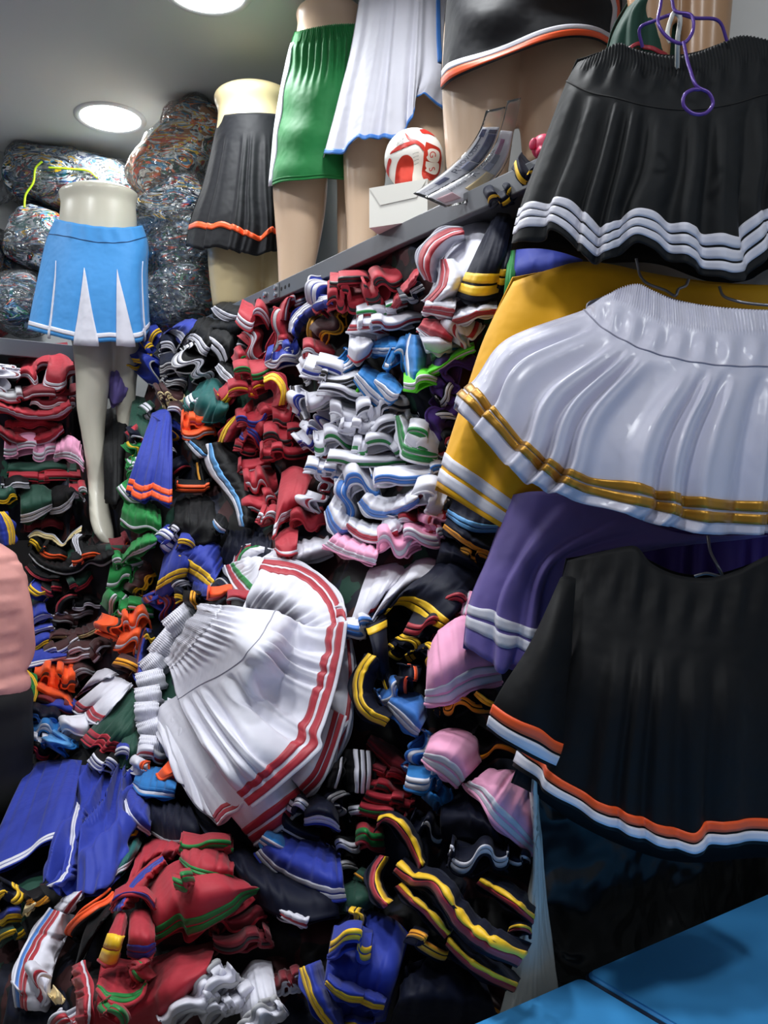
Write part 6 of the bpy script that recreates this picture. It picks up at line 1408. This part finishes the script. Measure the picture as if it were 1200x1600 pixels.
def main_white():
    nu = 150; rows_px = [(0.0, [(542, 972), (536, 1020), (524, 1076), (508, 1128), (500, 1152), (503, 1166), (490, 1182), (452, 1216), (424, 1240), (393, 1264)]),
        (0.36, [(474, 970), (462, 1006), (448, 1046), (430, 1080), (414, 1104), (404, 1116), (394, 1128), (370, 1150), (352, 1166), (330, 1180)]),
        (0.66, [(432, 955), (424, 972), (412, 990), (398, 1010), (380, 1028), (362, 1044), (342, 1058), (322, 1068), (302, 1080), (280, 1094)]),
        (0.86, [(352, 946), (346, 956), (338, 968), (328, 982), (318, 998), (308, 1012), (298, 1024), (288, 1034), (278, 1042), (270, 1048)]),
        (1.0, [(318, 942), (308, 950), (300, 960), (292, 972), (284, 986), (278, 998), (272, 1008), (266, 1018), (262, 1026), (258, 1032)])]
    fr = []
    u = np.linspace(0, 1, nu); arc = np.sin(math.pi * u) ** 0.6
    for v, pts in rows_px:
        q = spline(pts, nu); d = DEP(q[:, 0], q[:, 1]); d = np.convolve(np.pad(d, 20, 'edge'), np.ones(41) / 41, 'valid')
        fr.append(P(q[:, 0], q[:, 1], d - 0.135 - 0.04 * arc * math.sin(math.pi * min(1, v * 0.8 + 0.15))))
    f1 = pleats(77, 8, 0.009, 0.64, 0.35, 0.2); w = wrinkle(78, 0.007, 5, 3)
    def disp(U, V, g):
        n = normals(g); s = np.sign((n * (EYE - g)).sum())
        z = f1(U, V) * np.clip(V * 3.2 - 0.1, 0, 1) + w(U, V) * np.clip(V * 3, 0, 1) + (V > 0.87) * 0.0022 * np.sin(330 * U) + 0.004 * np.sin(95 * U) * np.exp(-((V - 0.83) / 0.05) ** 2) + (V > 0.87) * 0.0012 * np.sin((V - 0.87) * 145)
        return n * s * z[..., None]
    sh = Sheet(fr, [r[0] for r in rows_px], disp)
    t = thing('pleated_skirt', 'white pleated skirt with elastic waist and two red hem stripes topping the white stack', 'skirt', fr[0].mean(0))
    sh.build('skirt_panel', 0, 0.87, 48, cloth_mat('W'), t); sh.build('waistband', 0.87, 1.0, 16, cloth_mat('W'), t, th=0.004)
    sh.build('hem_stripe', 0.022, 0.066, 4, ribbon_mat('R'), t, th=0.003, off=0.0014); sh.build('hem_stripe', 0.088, 0.132, 4, ribbon_mat('R'), t, th=0.003, off=0.0014)
    V, Fc = tube_arrays(sh.at([0.665])[0], 0.0011, 5); mk('yoke_seam', V, Fc, plain('pale grey seam', (150, 150, 164), 0.7), t)
main_white()
def waist_roll(place, x, y, w, h, ang, z):
    """gathered elastic waistband of a skirt lying deeper in the white stack, with the start of its panel"""
    n = 90; u = np.linspace(0, 1, n); ca, sa = math.cos(math.radians(ang)), math.sin(math.radians(ang)); d0 = float(DEP(x, y)) + z
    rows = []
    for v, off, bulge, dz in ((0, -h * 0.5, 0.0, 0.01), (0.3, -h * 0.45, 0.6, -0.01), (0.6, h * 0.2, 0.8, -0.012), (1, h * 0.6, 0.0, 0.02)):
        X = (u - 0.5) * w; Y = off + 0 * u
        Xr = X * ca - Y * sa; Yr = X * sa + Y * ca
        rows.append(P(x + Xr, y - Yr, d0 + dz + 0.03 * (2 * u - 1) ** 2))
    def disp(U, V, g):
        nn = normals(g); s = np.sign((nn * (EYE - g)).sum()) or 1
        return nn * s * (0.0022 * np.sin(2 * math.pi * U * 15 + 3 * V) * np.clip(1.2 - V, 0, 1) + 0.0014 * np.sin(V * 26))[..., None]
    sh = Sheet(rows, [0, 0.3, 0.6, 1], disp)
    t = thing('folded_skirt', 'white skirt ' + place, 'skirt', rows[0].mean(0)); LABELS.add(t['label'])
    sh.build('waistband', 0, 1, 22, cloth_mat('W'), t, th=0.006)
    r2 = [rows[0] - UPV * 0.002, rows[0] - FWD * 0.0 + RGT * 0.05 + FWD * 0.035, rows[0] + RGT * 0.10 + FWD * 0.06 - UPV * 0.02]
    Sheet(r2, [0, 0.5, 1]).build('skirt_panel', 0, 1, 8, cloth_mat('W'), t, th=0.003)
for i, (pl_, a) in enumerate((('waistband end topmost in the gathered pile at left of the white stack', (284, 968, 54, 30, 40, -0.06)), ('waistband end second in the gathered pile', (262, 1008, 52, 34, 50, -0.07)),
    ('waistband end third in the gathered pile', (244, 1036, 46, 30, 40, -0.08)), ('waistband end fourth in the gathered pile', (236, 1064, 44, 28, 14, -0.07)),
    ('waistband end fifth in the gathered pile', (232, 1088, 40, 26, 10, -0.07)), ('waistband end sixth in the gathered pile', (230, 1112, 38, 26, 4, -0.07)),
    ('waistband end seventh in the gathered pile', (236, 1138, 40, 28, 20, -0.06)), ('waistband end lowest in the gathered pile', (240, 1164, 44, 24, -4, -0.06)))):
    waist_roll(pl_, *a)
L('white, folded back under the waistband ends', 'W::', [(276, 1180), (262, 1160), (254, 1130)], [(296, 1110), (280, 1096), (262, 1090)], bul=0.04, z=-0.06, pl=2)
F('with red marks squeezed under the waistband ends', 'W:R:W', 238, 1184, 50, 16, -4, k=1, z=-0.05)
F('orange ring beside the waistband ends', 'W:O:O', 230, 1206, 30, 24, 60, k=1, z=-0.05)
L('at the left foot of the white stack', 'C:WC:C', [(207, 1226), (218, 1240), (240, 1244), (272, 1246)], [(214, 1208), (232, 1198), (254, 1200), (278, 1214)], bul=0.03, z=-0.07, sw=0.014, gap=0.005)
F('orange ring at the foot of the white stack', 'O::O', 262, 1216, 34, 28, -40, k=1, z=-0.09)
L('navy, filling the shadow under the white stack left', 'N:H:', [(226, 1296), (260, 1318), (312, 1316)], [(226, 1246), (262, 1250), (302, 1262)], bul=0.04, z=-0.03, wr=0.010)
# --- under the white stack, right
L('black with three upright white bars right of the white stack', 'K:WWW:', [(580, 1174), (582, 1200), (578, 1240)], [(530, 1170), (532, 1204), (536, 1236)], bul=0.02, z=-0.05, sw=0.011, gap=0.007)
L('black leaf with white edge right of the white stack', 'K:W:', [(536, 1182), (534, 1206), (526, 1232)], [(516, 1196), (508, 1212), (502, 1230)], bul=0.02, z=-0.06)
F('white-banded navy coil under the white stack', 'N:HH:', 536, 1258, 40, 34, 60, k=0.9, z=-0.05)
L('navy cuff with two white bands under the red corner', 'N:WW:B', [(476, 1288), (496, 1286), (516, 1290), (530, 1298)], [(478, 1250), (500, 1240), (520, 1250), (530, 1268)], bul=0.04, z=-0.09, sw=0.012, gap=0.004)
F('small white-banded flap left of the navy cuff', 'N:WW:', 464, 1270, 34, 18, -20, (4, -16, 0.05), 0.7, z=-0.10)
L('white-edged dark hollow under the navy cuff', 'N::W', [(436, 1268), (438, 1288), (460, 1304), (498, 1318)], [(450, 1262), (470, 1284), (500, 1296)], bul=0.02, z=-0.06)
L('end under the red corner', 'C:WCW:', [(404, 1316), (420, 1328), (440, 1338)], [(420, 1292), (436, 1298), (454, 1310)], bul=0.02, z=-0.09, sw=0.010, gap=0.002)
F('white-banded black strip hanging, upper', 'K:WW:', 560, 1278, 28, 16, 6, (0, -20, 0.05), 0.7, z=-0.04)
F('white-banded black strip hanging, middle', 'K:WW:', 546, 1332, 36, 20, 16, (0, -22, 0.05), 0.8, z=-0.05)
F('white-banded black strip hanging, lower', 'K:HH:', 544, 1366, 34, 18, 26, (0, -20, 0.05), 0.8, z=-0.03)
L('royal blue with white hem under the white stack', 'B:WW:B', [(398, 1334), (420, 1362), (450, 1384), (490, 1402), (522, 1408), (541, 1406)], [(440, 1300), (470, 1306), (500, 1312), (530, 1330)], bul=0.05, z=-0.07, sw=0.011, gap=0.005, td=0.03)
L('royal blue second fold under the white stack', 'B:WW:', [(462, 1340), (474, 1352), (486, 1366), (498, 1382)], [(478, 1330), (496, 1336), (508, 1348), (512, 1366)], bul=0.02, z=-0.11, sw=0.011)
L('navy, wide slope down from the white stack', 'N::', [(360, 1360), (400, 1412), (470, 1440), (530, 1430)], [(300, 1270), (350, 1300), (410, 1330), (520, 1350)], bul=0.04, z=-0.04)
L('white with red lining below the royal blue one', 'W:R:W', [(404, 1394), (430, 1424), (456, 1440), (478, 1448)], [(420, 1400), (446, 1414), (470, 1420), (486, 1424)], bul=0.02, z=-0.04)
F('in the dark red heap right of the bars', 'R:GG:R', 578, 1322, 44, 16, 0, (0, -34, 0.05), 0.8, z=-0.03)
F('dark red layer, first of the shaded red pile', 'M:R:R', 606, 1216, 80, 14, -20, k=1.6, z=-0.02)
F('dark red layer, second of the shaded red pile', 'R:D:M', 602, 1238, 84, 14, -16, k=1.6, z=-0.03)
F('dark red layer, third of the shaded red pile', 'R:K:R', 608, 1256, 80, 14, -12, k=1.6, z=-0.03)
F('dark red layer, lowest of the shaded red pile', 'R:G:R', 596, 1276, 76, 14, -14, k=1.4, z=-0.03)
L('dark red slope above the shaded red pile', 'M:R:', [(572, 1164), (590, 1186), (612, 1206), (640, 1214)], [(580, 1146), (610, 1160), (640, 1184)], bul=0.02, z=-0.01)
L('dark green, low in the middle', 'D::', [(524, 1420), (556, 1428), (584, 1416)], [(534, 1372), (556, 1364), (580, 1376)], bul=0.03, z=-0.02)
F('amber edge beside the dark green one', 'D:A:', 566, 1382, 40, 14, -40, k=0.9, z=-0.03)
# --- lower left
L('big royal blue spread beside the trousers', 'B:WW:', [(-40, 1380), (0, 1360), (40, 1340), (66, 1318), (106, 1306)], [(44, 1196), (72, 1190), (100, 1186), (128, 1188)], bul=0.05, z=-0.05, wr=0.006, sw=0.011, gap=0.005)
L('crumpled royal blue right of the big one', 'B::', [(76, 1386), (112, 1400), (150, 1396), (188, 1370)], [(112, 1196), (144, 1196), (180, 1206), (204, 1226)], bul=0.05, z=-0.06, wr=0.045, nv=44, nu=140, wf=2.4)
L('royal blue with white hem line running down its middle', 'B:WW:', [(72, 1384), (92, 1374), (104, 1340), (112, 1280), (120, 1252)], [(100, 1388), (118, 1370), (132, 1330), (138, 1280)], bul=0.02, z=-0.10, sw=0.009, gap=0.003)
L('royal blue with white piping under the white stack left', 'B:W:W', [(196, 1252), (200, 1272), (214, 1290), (234, 1304)], [(206, 1224), (220, 1232), (232, 1250), (238, 1276)], bul=0.03, z=-0.07)
F('yellow-striped blue end left of the red heap', 'B:YY:', 194, 1302, 36, 16, 64, (8, 2, 0.05), 0.7, z=-0.06)
L('teal with white stripes left of the red heap', 'T:WW:', [(174, 1378), (184, 1366), (196, 1360), (206, 1346)], [(186, 1336), (200, 1314), (216, 1300), (226, 1310)], bul=0.03, z=-0.06, sw=0.011)
F('orange long edge on black, left of the red heap', 'K:O:O', 138, 1424, 96, 16, 46, (10, 8, 0.05), 0.8, z=-0.06)
L('black, smooth, left of the red heap', 'K::', [(110, 1530), (130, 1500), (150, 1450)], [(150, 1400), (168, 1400), (178, 1420)], bul=0.03, z=-0.03, wr=0.010)
F('navy loop with yellow edges at the left edge', 'N:YY:', 20, 1408, 50, 40, 60, k=1.2, z=-0.06)
F('navy fold with yellow stripe below the loop', 'B:Y:Y', 10, 1436, 44, 18, -6, k=1, z=-0.06)
F('amber-striped green piece at the left edge', 'D:YY:', 18, 1466, 46, 14, 22, k=0.9, z=-0.05)
F('yellow knot beside the white red-striped one', 'K:A:A', 58, 1410, 34, 14, 30, k=1.2, z=-0.06)
L('cream scrap beside the yellow knot', 'X::', [(34, 1430), (46, 1424), (56, 1414)], [(42, 1408), (50, 1404), (56, 1406)], bul=0.01, z=-0.06)
L('with blue and red hem bands at lower left', 'W:bRR:W', [(26, 1572), (22, 1540), (30, 1500), (52, 1458), (78, 1420)], [(76, 1580), (78, 1540), (88, 1500), (104, 1464), (116, 1430)], bul=0.04, z=-0.08, sw=0.010, gap=0.005, td=0.02, start=0.006)
L('red-striped upper end of the white one at lower left', 'W:RR:W', [(104, 1430), (118, 1410), (132, 1392)], [(84, 1420), (96, 1404), (110, 1394)], bul=0.02, z=-0.08, sw=0.010)
F('white pouch hanging at the lower left end', 'W:R:W', 66, 1552, 52, 50, 40, (4, -18, 0.06), 1.0, z=-0.10)
L('navy below the white pouch at lower left', 'N::', [(0, 1620), (60, 1624), (110, 1610)], [(20, 1540), (60, 1560), (100, 1540)], bul=0.03, z=-0.03, wr=0.012)
F('white end at the very bottom left', 'W:RR:W', 104, 1586, 70, 24, 38, (8, -6, 0.05), 0.9, z=-0.07)
F('pale peach scrap beside the red heap', 'X::', 92, 1562, 18, 14, 40, k=0.8, z=-0.09)
# --- red and green heap in front
L('folded with green stripes topping the red heap', 'R:GG:', [(238, 1476), (262, 1462), (284, 1452), (290, 1466), (330, 1444), (372, 1420), (412, 1392)], [(232, 1380), (262, 1354), (300, 1344), (340, 1352), (372, 1372)], bul=0.06, z=-0.09, sw=0.015, gap=0.006, td=0.03, pl=2, wr=0.006)
L('with green stripes, upper curl of the red heap', 'R:GG:', [(280, 1344), (296, 1362), (324, 1372), (364, 1376)], [(284, 1322), (306, 1314), (336, 1318), (366, 1340)], bul=0.03, z=-0.10, sw=0.010, gap=0.004)
F('green-taped coil at the top of the red heap', 'R:GG:R', 322, 1330, 84, 26, -8, (2, -8, 0.08), 1.3, z=-0.08)
F('green-striped flap in the middle of the red heap', 'R:GG:', 290, 1386, 32, 22, 16, (4, -14, 0.04), 0.7, z=-0.15)
L('plain red folds at the top left of the red heap', 'R::R', [(196, 1400), (214, 1370), (240, 1346), (270, 1338)], [(214, 1330), (236, 1312), (268, 1306), (290, 1314)], bul=0.04, z=-0.06, pl=4, plamp=0.008)
L('with blue tape running diagonally, left of the red heap', 'R:BB:R', [(176, 1424), (192, 1398), (216, 1366), (254, 1338)], [(206, 1420), (218, 1400), (236, 1376), (262, 1352)], bul=0.02, z=-0.10, sw=0.012, gap=0.004)
L('with blue tape arching over the yellow ends', 'R:BB:R', [(174, 1412), (186, 1402), (208, 1398), (230, 1404), (242, 1420)], [(180, 1390), (200, 1380), (226, 1384), (244, 1400)], bul=0.02, z=-0.13, sw=0.010, gap=0.004)
L('with two blue bands at its hanging end', 'R:BB:', [(199, 1494), (214, 1500), (228, 1500), (243, 1488)], [(202, 1430), (216, 1420), (232, 1424), (240, 1436)], bul=0.03, z=-0.13, sw=0.013, gap=0.005)
L('thick ends hanging left of the red heap', 'R:YY:R', [(154, 1500), (166, 1508), (180, 1506), (186, 1490)], [(182, 1430), (190, 1424), (196, 1430), (200, 1442)], bul=0.03, z=-0.14, sw=0.030, gap=0.004, start=0.002)
L('large red, lower body of the red heap', 'R::', [(140, 1612), (200, 1624), (260, 1596), (316, 1540)], [(160, 1490), (210, 1500), (280, 1484), (340, 1470)], bul=0.06, z=-0.05, wr=0.008, pl=2)
L('with green tape inside, cup-shaped, at the bottom', 'R:GG:R', [(152, 1546), (170, 1566), (196, 1572), (222, 1556), (228, 1538)], [(156, 1520), (180, 1510), (206, 1512), (226, 1526)], bul=-0.02, z=-0.12, start=0.012, sw=0.010)
F('green-banded red end at the bottom', 'R:GG:', 170, 1590, 50, 20, -50, (6, -8, 0.04), 0.8, z=-0.13)
F('green-taped loop in the middle of the lower red', 'R:G:R', 214, 1522, 36, 24, -60, k=1, z=-0.14)
L('with a white side stripe hanging left of the red heap', 'R:W:', [(130, 1500), (140, 1540), (142, 1590), (138, 1620)], [(112, 1510), (118, 1550), (118, 1590), (114, 1620)], bul=0.02, z=-0.10)
F('maroon folds in shadow right of the red heap', 'M::R', 372, 1446, 90, 30, 14, k=1.8, z=-0.03)
F('maroon folds, lower right of the red heap', 'M:K:M', 380, 1478, 90, 24, 10, k=1.6, z=-0.03)
F('maroon white-taped folds beside the grey-white heap', 'M:W:W', 450, 1544, 56, 26, 16, k=2, z=-0.03)
# --- grey-white ruffled heap at the bottom
for i, (x, y, w, h, a) in enumerate(((300, 1540, 110, 26, 36), (330, 1558, 110, 26, 34), (362, 1578, 100, 26, 34), (300, 1582, 100, 28, 30), (398, 1590, 90, 28, 44))):
    F('ruffled, %s of the bottom grey-white heap' % ('topmost', 'second', 'third', 'left', 'right')[i], 'W::H', x, y, w, h, a, (14, -10, 0.08), 2.6, z=-0.05 - 0.01 * i, pr=0.003)
L('white smooth side of the ruffled heap', 'W::', [(380, 1612), (416, 1610), (440, 1590)], [(370, 1530), (398, 1500), (424, 1502)], bul=0.03, z=-0.04, pl=4, plamp=0.006)
# --- royal blue and yellow in front
L('royal blue, smooth folds in front below the stripes', 'B::', [(500, 1590), (550, 1600), (604, 1590)], [(520, 1450), (560, 1422), (620, 1440), (640, 1460)], bul=0.05, z=-0.04, pl=4, plamp=0.009, wr=0.006)
F('yellow-striped curl in the front blue heap', 'B:YY:B', 548, 1480, 64, 44, -8, (4, -6, 0.08), 1.05, z=-0.10)
L('yellow-striped flap under the curl', 'B:YY:', [(508, 1540), (524, 1556), (544, 1566), (566, 1568)], [(514, 1516), (534, 1528), (554, 1534), (572, 1540)], bul=0.02, z=-0.10, sw=0.011)
L('yellow-striped end at the foot of the blue heap', 'B:YY:', [(562, 1568), (580, 1576), (598, 1578)], [(574, 1540), (590, 1548), (606, 1556)], bul=0.02, z=-0.09, sw=0.010)
L('with long yellow stripes running to the bottom edge', 'B:YY:', [(467, 1514), (476, 1546), (492, 1580), (516, 1612)], [(500, 1500), (516, 1540), (536, 1576), (556, 1604)], bul=0.03, z=-0.08, sw=0.012, gap=0.006)
F('yellow edge at the bottom of the blue heap', 'B:Y:', 560, 1604, 50, 12, 2, k=1, z=-0.08)
F('yellow-barred navy stub above the blue heap', 'N:YY:', 548, 1432, 30, 16, 84, (10, 0, 0.04), 0.6, z=-0.06)
